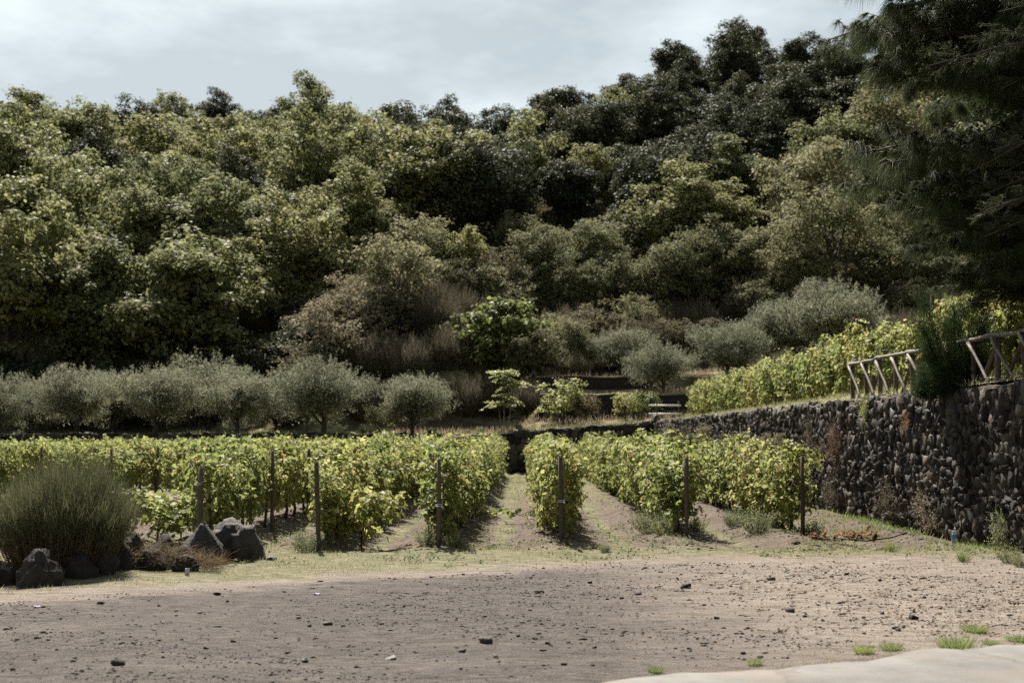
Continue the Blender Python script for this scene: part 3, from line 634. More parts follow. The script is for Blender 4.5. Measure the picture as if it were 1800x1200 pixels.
mids = [(905, 108, .95), (950, 110, 1.0), (1010, 106, .95), (1045, 112, 1.1), (1085, 109, 1.1), (1140, 108, 1.05), (1195, 107, 1.1), (1240, 110, 1.1), (985, 97, .75), (1015, 92, .6), (1290, 108, 1.0), (1330, 103, .8), (1390, 104, .95), (1560, 104, .95), (1600, 108, 1.1), (1660, 104, 1.0), (925, 118, 1.1), (985, 118, 1.1), (1330, 110, 1.3)]
for k, (px, Y, sc) in enumerate(sorted(mids)):
    plant('young_tree', (P_GREY + P_LOOSE)[k % 5], f'grey-green young tree above the broom, {ordinal(k)} from the left', 'tree', gpos(px, Y), sc, 'young trees above the broom')
plant('bright_tree', tree_proto(4.4, 6.0, 1.0, 34, 3200, .30, 'broad', M['fig'], tr=.1), 'bright yellow-green leafy tree against the dark hollow', 'tree', gpos(1262, 118), 1.15)
plant('light_tree', tree_proto(5.6, 6.6, 1.0, 40, 5200, .26, 'broad', M['yellowtree'], tr=.1), 'light green domed tree at the edge of the dark hollow', 'tree', gpos(1085, 117), 1.0, m=M['greytree'])
plant('spreading_oak', tree_proto(9.6, 10.4, 1.7, 70, 11000, .24, 'rhomb', M['greytree'], cr=(.09, .15), tr=.32, limbs=16), 'large spreading oak with thick dark trunk behind the biggest olive', 'tree', gpos(1462, 103), 1.0)

# little things on the ramp terrace
def pinnate(mb, base, dirn, ln, n=9, lf=.2):
    """a feather-like leaf: leaflets in pairs along a drooping stalk"""
    t = np.linspace(.2, 1, n)[:, None]; p = base + dirn * t * ln - np.array([0, 0, 1]) * (t ** 2) * ln * .35
    side = nrm(np.cross(dirn, [0, 0, 1.]))
    for s in (-1, 1):
        al = np.repeat((side * s + dirn * .35 - np.array([0, 0, .25]))[None], n, 0)
        leaves(mb, p, np.repeat(np.array([[0, 0, 1.]]), n, 0) + RN.normal(size=(n, 3)) * .25, lf * np.linspace(1.1, .7, n), 'slim' if lf < .1 else 'rhomb', al * 3)
    return p
g = gpos(886, 77.2); r = thing('pinnate_sapling', 'pale sapling with feathery leaves on bare stems above the ramp wall', 'sapling', g)
mb, lb = MB(), MB()
for (dx, top) in ((0, 3.3), (.38, 2.8), (-.22, 1.6)):
    t = np.linspace(0, 1, 6)[:, None]; pts = np.array([dx * .4, 0, -.1]) + t * np.array([dx, 0, top]); mb.tube(pts, np.linspace(.035, .016, 6), 6)
    for z in ([1, .93, .62] if top > 2 else [1.]):
        for a in np.arange(0, 6.28, .7) + rnd.random():
            el = rnd.uniform(.05, .6); pinnate(lb, np.array([dx * .4 + dx * z, 0, top * z]), np.array([math.cos(a) * math.cos(el), math.sin(a) * math.cos(el), math.sin(el)]), rnd.uniform(.75, 1.05) * (1 if z > .9 else .8), 9, .24)
link('stem', mb.mesh('stem', M['pole'], True), r); link('foliage', lb.mesh('foliage', M['ailanthus']), r)
P_BUSH = [tree_proto(2.8, 2.8, .2, 26, 1900, .17, 'rhomb', M['greytree'], cr=(.10, .17), tr=.05) for _ in range(2)]
plant('yellowish_bush', P_BUSH[0], 'tall yellowish-green bush right of the feathery sapling', 'shrub', gpos(988, 78.6), .98, m=M['ailanthus'])
plant('reddish_bush', P_BUSH[1], 'low reddish-brown bush beside the yellowish bush', 'shrub', gpos(1030, 78.4), .62, m=M['rust'])
plant('yellowish_bush', P_BUSH[1], 'small yellowish bush standing left of the pipe railing', 'shrub', gpos(1098, 78.8), .62, m=M['ailanthus'])
plant('green_bush', P_BUSH[0], 'dark green bush directly behind the pipe railing', 'shrub', gpos(1136, 79.6), .62, m=M['fig'])
plant('white_leaved_bush', P_BUSH[0], 'pale-leaved bush between the last two olive trees', 'shrub', gpos(668, 76.6), .66, m=M['greytree'])
for k, px in enumerate((795, 822, 845, 912, 640, 760)):
    plant('terrace_weed', P_BUSH[k % 2], f'small pale weed on the terrace edge, {ordinal([795,822,845,912,640,760].index(px))} planted', 'weed', gpos(px, 76.4 if px > 700 else 75.9), rnd.uniform(.16, .26), 'weeds on the terrace edge', m=M['weed'])
# pipe railing
g = gpos(1168, 77.2); r = thing('pipe_railing', 'low railing of two pale metal pipes beyond the wall corner', 'railing', g)
for z in (.52, .98): link('pipe', MB().tube([(-.85, 0, z), (.9, 0, z)], [.045, .045], 8).mesh('pipe', M['pipe'], True), r)
for x in (-.42, .8): link('post', MB().tube([(x, .06, -.1), (x, .06, 1.22)], [.035, .035], 8).mesh('post', M['post'], True), r)

# ------------------------------------------------------------------ vineyard
def vine_proto(n, leafk='vine', hgt=1.48, thick=.31, ln=1.3, low=.2, lsz=.112):
    mb = MB(); ph = RN.uniform(0, 6, 6); ncl = 46
    cy = RN.uniform(-ln / 2, ln / 2, ncl); an = RN.uniform(0, 2 * math.pi, ncl); u = np.sqrt(RN.uniform(.2, 1.05, ncl)); sn = np.sign(np.sin(an)) * np.abs(np.sin(an)) ** .6
    top = hgt + .16 * np.sin(cy * 5 + ph[0]) + .10 * np.sin(cy * 13 + ph[1]) - .08; lo = low + .22 * np.sin(cy * 6 + ph[3])
    cz = (top + lo) / 2 + sn * u * (top - lo) / 2
    wv = thick * (1 + .35 * np.sin(cy * 4 + sn * 3 + ph[2]) + .3 * np.sin(sn * 7 + cy * 9 + ph[4])) * (1 + .2 * sn)
    cx = np.sign(np.cos(an)) * np.abs(np.cos(an)) ** .7 * u * wv
    w_ = RN.integers(0, ncl, n); g_ = RN.normal(size=(n, 3)); P_ = np.c_[cx, cy, cz][w_] + g_ * [.075, .10, .085]
    N = np.c_[np.cos(an)[w_] * .6, RN.normal(size=n) * .35, np.full(n, .55)] + g_ * .4 + RN.normal(size=(n, 3)) * .35
    P_[:, 2] = np.maximum(P_[:, 2], .06)
    leaves(mb, P_, N, lsz * RN.uniform(.55, 1.2, n), leafk, np.array([0, 0, -.6]))
    for k in range(26):     # shoots standing and hanging out of the hedge
        if k < 12: b_ = np.array([RN.normal() * .15, RN.uniform(-ln / 2, ln / 2), hgt - .12]); d = nrm(np.array([[RN.normal() * .6, RN.normal() * .5, .8]]))[0]; l_ = RN.uniform(.12, .42)
        else: sd_ = RN.choice([-1, 1]); b_ = np.array([sd_ * thick * .8, RN.uniform(-ln / 2, ln / 2), RN.uniform(low + .2, hgt - .1)]); d = nrm(np.array([[sd_ * .8, RN.normal() * .5, RN.normal() * .5 - .2]]))[0]; l_ = RN.uniform(.1, .32)
        m_ = 10; f = RN.random((m_, 1))
        leaves(mb, b_ + d * f * l_ + RN.normal(size=(m_, 3)) * .03, RN.normal(size=(m_, 3)) + [0, -.2, .6], lsz * .8 * RN.uniform(.5, 1.1, m_), leafk)
        strands(mb, b_[None], (b_ + d * l_)[None], .01, .05, 2)
    fol = mb.mesh('foliage', M['vine'])
    mb = MB(); t = np.linspace(0, 1, 6)[:, None]; pts = np.c_[RN.normal(size=(6, 2)) * .025, t[:, 0] * 1.25 - .08]
    mb.tube(pts, [.045, .034, .03, .026, .02, .012], 6)
    for s in (-1, 1):
        p = pts[3]; mb.tube(np.array([p, p + [0, s * .2, .16], p + [0, s * .5, .2], p + [.03, s * .62, .45]]), [.02, .016, .012, .006], 5)
    return mb.mesh('trunk', M['vinewood'], True), fol
P_V = [vine_proto(1200, thick=RN.uniform(.22, .31), hgt=RN.uniform(1.36, 1.62), low=RN.uniform(.2, .45), lsz=.094) for _ in range(10)]
P_VL = [vine_proto(760, thick=.26, low=.55, lsz=.102) for _ in range(4)]         # thinner at the foot, stems show
def vine(pr, x, y, z, label, group, sc=1.0):
    r = thing('grapevine', label, 'grapevine', (x, y, z), math.pi * rnd.randint(0, 1) + rnd.gauss(0, .08), (sc * rnd.uniform(.92, 1.1), sc * 1.05, sc * rnd.uniform(.88, 1.08)), group)
    link('trunk', pr[0], r); link('foliage', pr[1], r); return r
ROWS = [(-5.15, 22.4, 'row nearest the two grey boulders'), (-3.22, 22.2, 'row two left of the middle grassy alley'), (-1.39, 22.7, 'row along the left edge of the grassy alley'),
        (.57, 23.4, 'narrow row in the very middle'), (2.74, 24.6, 'row second from the stone wall'), (4.88, 25.3, 'row beside the stone wall')]
def gzz(x, y): return float(gz(np.array(x), np.array(y)))
for (rx, ry, wd) in ROWS:
    y = ry + 1.0; k = 0; drift = -.004 if rx > 0 else .0
    while y < 66.5:
        pool = P_VL if (rx == -5.15 and k < 14) else P_V
        sc = 1.0
        if rx == -3.22 and k == 0: sc = .74
        if rx == .57: sc = rnd.uniform(.92, 1.04)
        vine(rnd.choice(pool), rx + rnd.gauss(0, .05), y, gzz(rx, y), f'grapevine, {ordinal(k)} back from the yard, {wd}', 'vines of the lower vineyard', sc)
        y += 1.18; k += 1
def post(x, y, z, hgt, label, group, lean=0.0, wd=.072):
    mb = MB(); t = np.linspace(0, 1, 5); pts = np.c_[np.cumsum(RN.normal(size=5) * .006), np.cumsum(RN.normal(size=5) * .006), t * (hgt + .2) - .2]
    mb.tube(pts, wd * .55 * (1 + .08 * RN.normal(size=5)), 5)
    r = tag(link('vine_post', mb.mesh('vine_post', M['post']), None, (x, y, z), (rnd.gauss(0, .015), lean, rnd.uniform(0, 1.5))), label, 'post', group); return r
for k, (rx, ry, wd) in enumerate(ROWS):
    post(rx, ry, gzz(rx, ry), 1.38 if rx != -5.15 else 1.32, f'weathered wooden end post of the {wd}', 'vine posts', rnd.gauss(0, .02), .085 if rx == -5.15 else .072)
    if rx == 2.74: continue
    y = ry + 4.6; j = 0
    while y < (64 if rx < -3 else 42):
        side = .34 if rx < 0 else -.34
        post(rx + (side if rx == -5.15 else side * .4), y, gzz(rx, y), 1.5, f'wooden stake, {ordinal(j)} behind the end post, {wd}', 'vine posts'); j += 1; y += 4.6 if rx < -4 else 6.5
# tie wires on the end posts
for k, (rx, ry, wd) in enumerate(ROWS):
    if rx in (-5.15, -1.39, .57):
        th = np.linspace(0, 2 * math.pi * 2.2, 26); zt = 1.02 if rx == -5.15 else .62
        tag(link('wire_tie', MB().tube(np.c_[np.cos(th) * .066, np.sin(th) * .066, zt + th * .004], .005, 4).mesh('wire_tie', M['pipe'], True), None, (rx, ry, gzz(rx, ry))), f'pale wire tied round the post, {wd}', 'wire')
# farther rows on the left: the near ends one by one, the rest as one mass
lrows = [(-7.15, 30.5), (-9.1, 36.5), (-11.1, 37.0), (-13.1, 37.5), (-15.1, 38.0), (-17.1, 39.0), (-19.1, 40), (-21.1, 44), (-23.1, 50), (-25.1, 55), (-27.1, 60)]
far_mb = MB(); FV = []
for pr in [vine_proto(520, 'rhomb', lsz=.16) for _ in range(4)]:
    me = pr[1]; v = np.zeros(len(me.vertices) * 3, np.float32); me.vertices.foreach_get('co', v); v = v.reshape(-1, 3)
    FV.append((v, np.array([p.vertices[:] for p in me.polygons if len(p.vertices) == 3]), np.array([p.vertices[:] for p in me.polygons if len(p.vertices) == 4])))
    for x in pr: bpy.data.meshes.remove(x)
for q, (rx, ry) in enumerate(lrows):
    y = ry + .6; k = 0
    while y < 66.5:
        if 1 <= q <= 4 and k < 8:
            vine(rnd.choice(P_VL), rx + rnd.gauss(0, .05), y, gzz(rx, y), f'leafy grapevine, {ordinal(k)} in the {["", "nearest", "second", "third", "fourth"][q]} short row behind the big broom', 'vines behind the broom')
        else:
            v, t, qd = FV[rnd.randrange(4)]; s = rnd.choice((-1, 1)); far_mb.add(v * [s, s, rnd.uniform(.92, 1.06)] + [rx + rnd.gauss(0, .05), y, gzz(rx, y)], t, qd)
        y += 1.18; k += 1
    for j in range(4 if q < 5 else 0):
        yy = ry + .1 + j * 4.6; post(rx + .3, yy, gzz(rx, yy), 1.45, f'dark wooden stake, {ordinal(j)} in the {["hidden", "nearest", "second", "third", "fourth"][q]} row behind the big broom', 'vine posts')
tag(link('vine_mass', far_mb.mesh('vine_mass', M['vine'])), 'yellow-green vine tops of the farther rows below the olive terrace', 'vines', kind='stuff')
# upper vineyard row on the terrace
y = 24.0; k = 0; RY = []
while y < 75: RY.append(y); y += 1.18
for k, y in enumerate(RY):
    x = 8.95 + rnd.gauss(0, .06); vine(P_V[k % 10], x, y, h1(x, 70) - .02, f'sunlit grapevine, {ordinal(k)} counted from the near end of the upper terrace row', 'vines of the upper terrace', rnd.uniform(1.0, 1.1))
far2 = MB()
for rx in (11.0, 13.0):
    for y in np.arange(24, 75, 1.18):
        v, t, qd = FV[rnd.randrange(4)]; far2.add(v * [1, 1, 1.02] + [rx, y, h1(rx, 70)], t, qd)
tag(link('upper_vine_mass', far2.mesh('upper_vine_mass', M['vine'])), 'vine leaves of the rows behind the first upper terrace row', 'vines', kind='stuff')
for j, y in enumerate((30.6, 36, 42, 50)): post(8.75, y, h1(8.75, 70), 1.95 if j == 0 else 1.7, f'dark post in the upper terrace row, {ordinal(j)} from its near end', 'vine posts')

# ------------------------------------------------------------------ rustic fence on the wall
FY = [33.3 - 1.2 * k for k in range(17)]
fr = thing('rustic_fence', 'rustic fence of bleached crossed poles and one rail on the stone wall', 'fence', (float(wallx(FY[0])) + .2, FY[0], 2.58))
fx = lambda y: float(wallx(y)) + .2 - fr.location.x
for k, y in enumerate(FY):
    yy = y - FY[0]; t = np.linspace(-.15, .9, 5)
    link('post', MB().tube(np.c_[fx(y) + .05 + RN.normal(size=5) * .008, yy + RN.normal(size=5) * .008, t], [.05, .052, .047, .05, .045], 8).mesh('post', M['post'], True), fr)
    if k < len(FY) - 1:
        y2 = FY[k + 1]; s = np.linspace(0, 1, 6)[:, None]
        def pole(a, b_, r0, r1, m, nm, bow):
            p = np.array(a) * (1 - s) + np.array(b_) * s + RN.normal(size=3) * bow * (s * (1 - s) * 4) + RN.normal(size=(6, 3)) * .006
            link(nm, MB().tube(p, np.linspace(r0, r1, 6) * (1 + .06 * RN.normal(size=6)), 8).mesh(nm, m, True), fr)
        pole((fx(y) - .05, yy, .84), (fx(y2) - .04, y2 - FY[0] + .12, .03), .031, .025, M['pole'], 'brace', .012)
        pole((fx(y) + .12, yy - .1, .02), (fx(y2) + .10, y2 - FY[0] + .02, .84), .036, .03, M['post'], 'brace', .018)
        if k % 2 == 0 and k < len(FY) - 2:
            y3 = FY[k + 2]
            pole((fx(y), yy + .12, .90), (fx(y3), y3 - FY[0] - .1, .90 + RN.normal() * .01), .041, .036, M['pole'], 'rail', .02)

# ------------------------------------------------------------------ conifers on the terrace
def pine_bough(L=4.2):
    wood, nd = MB(), MB(); n = 12; t = np.linspace(0, 1, n)
    pts = np.c_[t * L, .25 * np.sin(t * 3 + RN.uniform(0, 6)) * t, .30 * t * L * (1 - t * .85) + RN.normal(size=n) * .02]
    wood.tube(pts, np.linspace(.045, .012, n), 6)
    def clothe(p0, p1, steps, k=58):
        for f in np.linspace(.5, 1, steps):
            p = p0 * (1 - f) + p1 * f; d = nrm((p1 - p0)[None])[0]
            dd = nrm(d * .7 + RN.normal(size=(k, 3)) * [.36, .36, .25] - np.array([0, 0, .3])); ln = RN.uniform(.16, .30, (k, 1))
            strands(nd, np.repeat(p[None], k, 0) + RN.normal(size=(k, 3)) * .012, p + dd * ln, .0078, .03, 2, .65)
    for j in range(34):
        f = RN.uniform(.2, .98); i = int(f * (n - 1)); p0 = pts[i]; s = 1 if j % 2 else -1
        a = RN.uniform(.5, 1.1) * s; l_ = RN.uniform(.45, 1.15) * (1.15 - f * .6)
        p1 = p0 + np.array([math.cos(a) * l_, math.sin(a) * l_, RN.uniform(-.05, .3) * l_])
        mid = (p0 + p1) / 2 + [0, 0, -.04]; wood.tube(np.array([p0, mid, p1]), [.014, .01, .006], 4); clothe(p0, p1, max(2, int(l_ / .2)))
    clothe(pts[-3], pts[-1], 4, 40)
    return wood.mesh('branch', M['pinebark'], True), nd.mesh('needles', M['pine'])
PB = [pine_bough() for _ in range(5)]
PX, PY = 9.9, 23.8
def conifer(name, label, loc, hgt, tr, boughs, protos, L, m_t):
    r = thing(name, label, 'conifer', loc); t = np.linspace(-.3, hgt, 9)
    link('trunk', MB().tube(np.c_[.05 * np.sin(t), .04 * np.cos(t * 1.3), t], np.linspace(tr, .04, 9), 10).mesh('trunk', m_t, True), r)
    for (z, a, ln, pitch) in boughs:
        p = rnd.choice(protos); b_ = link('branch', p[0], r, (0, 0, z), (rnd.gauss(0, .15), pitch, a), ln / L); link('needles', p[1], b_)
    return r
bz = h1(PX, 70) - .05; bo = []
for k in range(118):
    z = 1.2 + 9.5 * (k / 118) ** 1.45 + rnd.uniform(-.15, .15); zw = z + bz
    reach = float(np.interp(zw, [4.2, 4.9, 5.6, 6.3, 7.7, 9.5, 13], [2.9, 3.3, 4.2, 4.5, 4.9, 4.8, 2.8])) * rnd.uniform(.78, 1.03)
    a = math.pi + (rnd.uniform(-1.15, 1.15) if k % 5 else rnd.uniform(1.2, 5.0)); bo.append((z, a, reach, rnd.uniform(-.04, .1)))
conifer('weeping_pine', 'large dark weeping pine with drooping long needles overhanging the wall', (PX, PY, bz), 12.5, .26, bo, PB, 4.2, M['bark'])
def fir_bough(L=3.4):
    wood, nd = MB(), MB(); n = 10; t = np.linspace(0, 1, n); pts = np.c_[t * L, .1 * np.sin(t * 4), -.28 * L * t ** 1.6 + .12 * L * t]
    wood.tube(pts, np.linspace(.035, .008, n), 5)
    def shoot(p0, p1, k):
        f = RN.random((k, 1)); p = p0 * (1 - f) + p1 * f; d = nrm((p1 - p0)[None])
        strands(nd, p, p + nrm(d * .7 + RN.normal(size=(k, 3)) * .8) * .038, .007, 0, 1)
        wood.tube(np.array([p0, p1]), [.006, .003], 3, False)
    for j in range(44):
        f = RN.uniform(.12, .97); i = int(f * (n - 1)); p0 = pts[i]; s = 1 if j % 2 else -1
        a = RN.uniform(.6, 1.0) * s; l_ = RN.uniform(.4, .8) * (1.1 - .6 * f); p1 = p0 + np.array([math.cos(a), math.sin(a), RN.uniform(-.25, .15)]) * l_
        shoot(p0, p1, int(90 * l_) + 20)
        for q in range(5):
            g_ = RN.uniform(.2, .95); b0 = p0 * (1 - g_) + p1 * g_; a2 = a + RN.choice([-1, 1]) * .75; shoot(b0, b0 + np.array([math.cos(a2), math.sin(a2), RN.uniform(-.1, .35)]) * RN.uniform(.12, .24), 26)
    return wood.mesh('branch', M['bark'], True), nd.mesh('needles', M['fir'])
FB = [fir_bough() for _ in range(3)]
fx0, fy0 = 9.7, 19.2; fz = h1(fx0, 70) - .05; bo = []
for k in range(50):
    z = 2.2 + 7.5 * k / 50; bo.append((z, math.pi + (rnd.uniform(-1.0, 1.3) if k % 4 else rnd.uniform(1.3, 5.0)), rnd.uniform(3.0, 4.2) * (1.0 if z < 6 else .8), rnd.uniform(-.1, .12)))
conifer('spruce', 'dark short-needled spruce at the upper right in front of the pine', (fx0, fy0, fz), 12.0, .2, bo, FB, 3.4, M['bark'])
P_DK = tree_proto(5.0, 8.5, .6, 70, 15000, .12, 'rhomb', M['darkshrub'], cr=(.12, .2), tr=.18, inner=.2)
for (x, y, sc, lb) in ((11.4, 30.5, 1.0, 'dark dense evergreen tree behind the pine boughs'), (13.2, 35.5, 1.15, 'dark evergreen tree deeper behind the pine and fence'), (12.2, 25.6, .95, 'dark evergreen at the frame edge beneath the spruce')):
    plant('evergreen_tree', P_DK, lb, 'tree', (x, y, h1(x, 70) - .1), sc)
plant('clipped_shrub', tree_proto(2.3, 2.7, .5, 34, 5200, .07, 'rhomb', M['darkshrub'], cr=(.13, .2), tr=.07, inner=.25), 'rounded dark small-leaved shrub above the right end of the fence', 'shrub', (9.75, 27.6, h1(9.75, 70) + .35), 1.0)
# juniper-like bush leaning over the wall edge
jx, jy = float(wallx(25.6)) + .12, 25.6; r = thing('juniper_bush', 'feathery dark green bush leaning over the wall in front of the fence', 'shrub', (jx, jy, 2.6))
mb = MB(); wd_ = MB()
for k in range(60):
    a = RN.uniform(0, 6.28); el = RN.uniform(-.45, 1.35); d = np.array([math.cos(a) * math.cos(el), math.sin(a) * math.cos(el) * .9, math.sin(el)]); l_ = RN.uniform(.5, .8) * (1 + .95 * max(0, math.sin(el)) ** 2)
    p0 = np.array([0, 0, .1]); t = np.linspace(0, 1, 6)[:, None]; pts = p0 + d * t * l_ + np.array([0, 0, .25]) * t ** 2 * l_; wd_.tube(pts, np.linspace(.012, .003, 6), 4, False)
    n = 560; f = np.sqrt(RN.uniform(.05, 1, (n, 1))); p = p0 + d * f * l_ + np.array([0, 0, .25]) * f ** 2 * l_ + RN.normal(size=(n, 3)) * .07
    strands(mb, p, p + nrm(d * .7 + RN.normal(size=(n, 3)) * .45 + [0, 0, .35]) * RN.uniform(.08, .17, (n, 1)), .009, .03, 1)
link('stem', wd_.mesh('stem', M['bark'], True), r); link('foliage', mb.mesh('foliage', M['juniper']), r)

# dry growth on the stone wall
for k, (px, z, sc, m_) in enumerate([(1178, 1.5, .62, 'tanbroom'), (1205, 1.2, .7, 'drybroom'), (1236, 1.4, .62, 'tanbroom'), (1268, 1.0, .6, 'drybroom'), (1300, 1.2, .52, 'tanbroom'), (1338, 1.15, .5, 'tanbroom'), (1368, 1.3, .42, 'tanbroom')]):
    Y = F * 7.0 / (px - 925); Y = F * (float(wallx(Y)) - .3) / (px - 925)
    plant('wall_shrub', P_SC[k % 3], f'dry brownish shrub growing out of the stone wall, {ordinal(k)} from the far corner', 'shrub', (float(wallx(Y)) - .1, Y, z - .15), sc * .62, 'dry shrubs on the stone wall', M[m_])
def creeper(n, W, Hh, m):
    mb = MB(); cn_ = RN.normal(size=(9, 2)) * [W * .2, Hh * .26] + [0, Hh * .45]; w_ = RN.integers(0, 9, n); b_ = np.c_[RN.uniform(-.02, .02, n), cn_[w_, 0] + RN.normal(size=n) * .12 * W, np.abs(cn_[w_, 1] + RN.normal(size=n) * .2 * Hh)]
    strands(mb, b_, b_ + RN.normal(size=(n, 3)) * [.05, .12, .16] + [-.08, 0, .05], .006, .15, 2)
    leaves(mb, b_ + RN.normal(size=(n, 3)) * .05 - [.08, 0, 0], RN.normal(size=(n, 3)) + [-.6, 0, .4], .035, 'rhomb'); return mb.mesh('twigs', m)
for k, (px, z, W, Hh, n, m_) in enumerate([(1432, 1.1, 1.6, 1.0, 420, 'drybroom'), (1470, 1.2, 2.0, .9, 460, 'broom_dry'), (1462, .2, 2.2, .6, 420, 'drybroom'), (1526, 2.2, .5, .45, 200, 'ailanthus'), (1560, .2, 1.6, .5, 320, 'drybroom'), (1600, 1.9, .5, .4, 90, 'brownleaf'), (1632, .05, 1.2, .5, 280, 'drygrass'), (1760, .05, .9, .5, 220, 'weed')]):
    Y = F * 7.4 / (px - 925); Y = F * float(wallx(Y)) / (px - 925)
    r = thing('wall_creeper', f'thin dry creeper clinging to the stone wall, {ordinal(k)} in the list from far to near' if 0 else ['thin brown creeper high on the wall behind the end post', 'rusty twiggy creeper midway along the stone wall', 'brown scrub at the wall foot behind the last vine', 'yellowish plant hanging from the wall top under the fence', 'brown scrub at the wall foot left of the bottle', 'small rusty tuft near the wall top by the juniper bush', 'straw-coloured weeds at the wall foot beside the bottle', 'green weed at the wall foot right of the bottle'][k], 'plant', (float(wallx(Y)) - .07, Y, z))
    link('twigs', creeper(n, W, Hh, M[m_]), r)

# ------------------------------------------------------------------ near left: broom, boulders, rubble
BX, BY = px_x(112, 18.4), 18.4
r = thing('broom_bush', 'large bushy green broom with rust-brown dry stems at the left edge', 'shrub', (BX, BY, gzz(BX, BY)))
def broom_meshes(W, Ht, n):
    a = RN.uniform(0, 6.28, n); r_ = np.sqrt(RN.random(n)); b_ = np.c_[np.cos(a) * r_ * W * .3, np.sin(a) * r_ * W * .3, np.zeros(n) - .03]; cl_ = RN.uniform(-.5, .5, (60, 2)) * W; ch_ = RN.uniform(.86, 1.05, 60)
    hh = Ht * (1 - .42 * r_ ** 2) * RN.uniform(.7, 1.02, n) * (1 + .06 * np.sin(a * 3) + .05 * np.sin(a * 7 + 1))
    tip = np.c_[np.cos(a) * r_ * W * .5, np.sin(a) * r_ * W * .5, hh]; near = ((tip[:, None, :2] - cl_[None]) ** 2).sum(-1).argmin(1); tip[:, 2] *= ch_[near]; tip[:, :2] += (cl_[near] - tip[:, :2]) * .12
    mid = b_ + (tip - b_) * RN.uniform(.45, .82, (n, 1)) + RN.normal(size=(n, 3)) * W * .015
    dry, gr = MB(), MB(); strands(dry, b_, mid + (mid - b_) * .1, .011, .03, 3)
    k = RN.integers(0, n, n); p = b_[k] + (mid[k] - b_[k]) * RN.uniform(.3, 1, (n, 1)); strands(dry, p, p + RN.normal(size=(n, 3)) * [.12, .12, .06] + [0, 0, .09], .007, .15, 2)
    for q in range(3):
        e = mid + (tip - mid) * RN.uniform(.75, 1.08, (n, 1)) + RN.normal(size=(n, 3)) * W * .045; strands(gr, mid, e, .0062, .07, 3)
    k = RN.integers(0, n, 3 * n); p = mid[k] + (tip[k] - mid[k]) * RN.uniform(0, .9, (3 * n, 1)) + RN.normal(size=(3 * n, 3)) * W * .018
    strands(gr, p, p + nrm(nrm(tip[k] - b_[k]) + RN.normal(size=(3 * n, 3)) * .25) * RN.uniform(.12, .28, (3 * n, 1)), .006, .04, 2)
    return gr.mesh('green_stems', M['broom']), dry.mesh('dry_stems', M['broom_dry'])
gm, dm = broom_meshes(1.95, 1.56, 2600); link('green_stems', gm, r); link('dry_stems', dm, r)
def gp(px, py): Y = F * CAM_H / (py - 770); return px_x(px, Y), Y
def grock(px, py, wpx, hpx, m_, seed, label, **k):
    x, y = gp(px, py); y += wpx / F * y * .35; s = y / F
    return rock('boulder' if wpx > 55 else 'stone', label, 'rock', (x, y, gzz(x, y) - .03), (wpx * s * 1.08, wpx * s * .9, hpx * s * 1.05), M[m_], seed, **k)
grock(66, 1030, 74, 56, 'lava2', 2, 'big black upright boulder at the foot of the broom', sub=4, rough=.3, rotz=.5)
grock(-8, 1026, 60, 48, 'lava2', 5, 'black boulder cut off by the left edge of the photo', sub=4)
grock(352, 991, 80, 70, 'lava', 8, 'pointed pyramid-shaped grey boulder left of the rounded one', sub=4, rough=.12, peak=.72, rotz=.3)
grock(411, 986, 94, 66, 'lava', 13, 'rounded light-topped grey boulder at the end of the rubble', sub=4, rough=.25, rotz=1.0)
grock(478, 986, 20, 10, 'lava', 14, 'small flat brown stone right of the rounded boulder', sub=3)
for k, (px, py, w_, h_) in enumerate([(178, 1012, 52, 50), (212, 1004, 50, 46), (232, 1000, 42, 52), (262, 1002, 54, 40), (286, 996, 44, 46), (312, 998, 48, 36), (330, 1003, 40, 28), (140, 1016, 50, 40)]):
    grock(px, py, w_, h_, 'lava2', 20 + k, f'rough dark rubble rock, {ordinal(k if k < 7 else 0)} in the heap between broom and grey boulders' if k < 7 else 'dark rubble rock directly under the broom stems', sub=3, rough=.4, group='rubble heap rocks')
x, y = gp(285, 998); mb = MB(); n = 2600
b_ = np.c_[RN.uniform(-.75, .85, n), RN.uniform(-.45, .25, n), RN.uniform(0, .3, n)]; b_[:, 2] *= np.clip(1.1 - np.abs(b_[:, 0]), .1, 1)
strands(mb, b_, b_ + RN.normal(size=(n, 3)) * [.13, .1, .07] + [.02, 0, .04], .006, .25, 3)
tag(link('root_tangle', mb.mesh('root_tangle', M['broom_dry']), None, (x, y, gzz(x, y))), 'tangle of dry brown roots and grass over the rubble', 'dry roots', kind='stuff')
build_wall('broken_wall', 'low broken stone ledge between the broom and the end post', lambda s: (-7.4 - s, 34.6), (.0, -1.0), lambda s: -.02, lambda s: .36 + .06 * math.sin(s * 3), 5.0, 300, hw=(.12, .2), ww=(.2, .45), core_depth=.4)

# ------------------------------------------------------------------ weeds, grass, litter
def weed_proto(n, W, Hh, m, lsz=.03):
    mb = MB(); a = RN.uniform(0, 6.28, n); rr = np.sqrt(RN.random(n)); b_ = np.c_[np.cos(a) * rr * W * .2, np.sin(a) * rr * W * .2, np.zeros(n)]
    tip = np.c_[np.cos(a) * rr * W * .5, np.sin(a) * rr * W * .5, Hh * RN.uniform(.45, 1, n) * (1 - .35 * rr)]
    strands(mb, b_, tip, .006, .1, 3); q = n * 9; k = RN.integers(0, n, q); f = RN.uniform(.25, 1, (q, 1))
    leaves(mb, b_[k] * (1 - f) + tip[k] * f + RN.normal(size=(q, 3)) * .015, RN.normal(size=(q, 3)) + [0, 0, .5], lsz * RN.uniform(.6, 1.3, q), 'rhomb'); return mb.mesh('leaves', m)
WP = [weed_proto(150, .7, .55, M['weed']) for _ in range(3)]
LV = tree_proto(1.5, .8, .05, 22, 900, .10, 'vine', M['vine'], tr=.02, limbs=4)
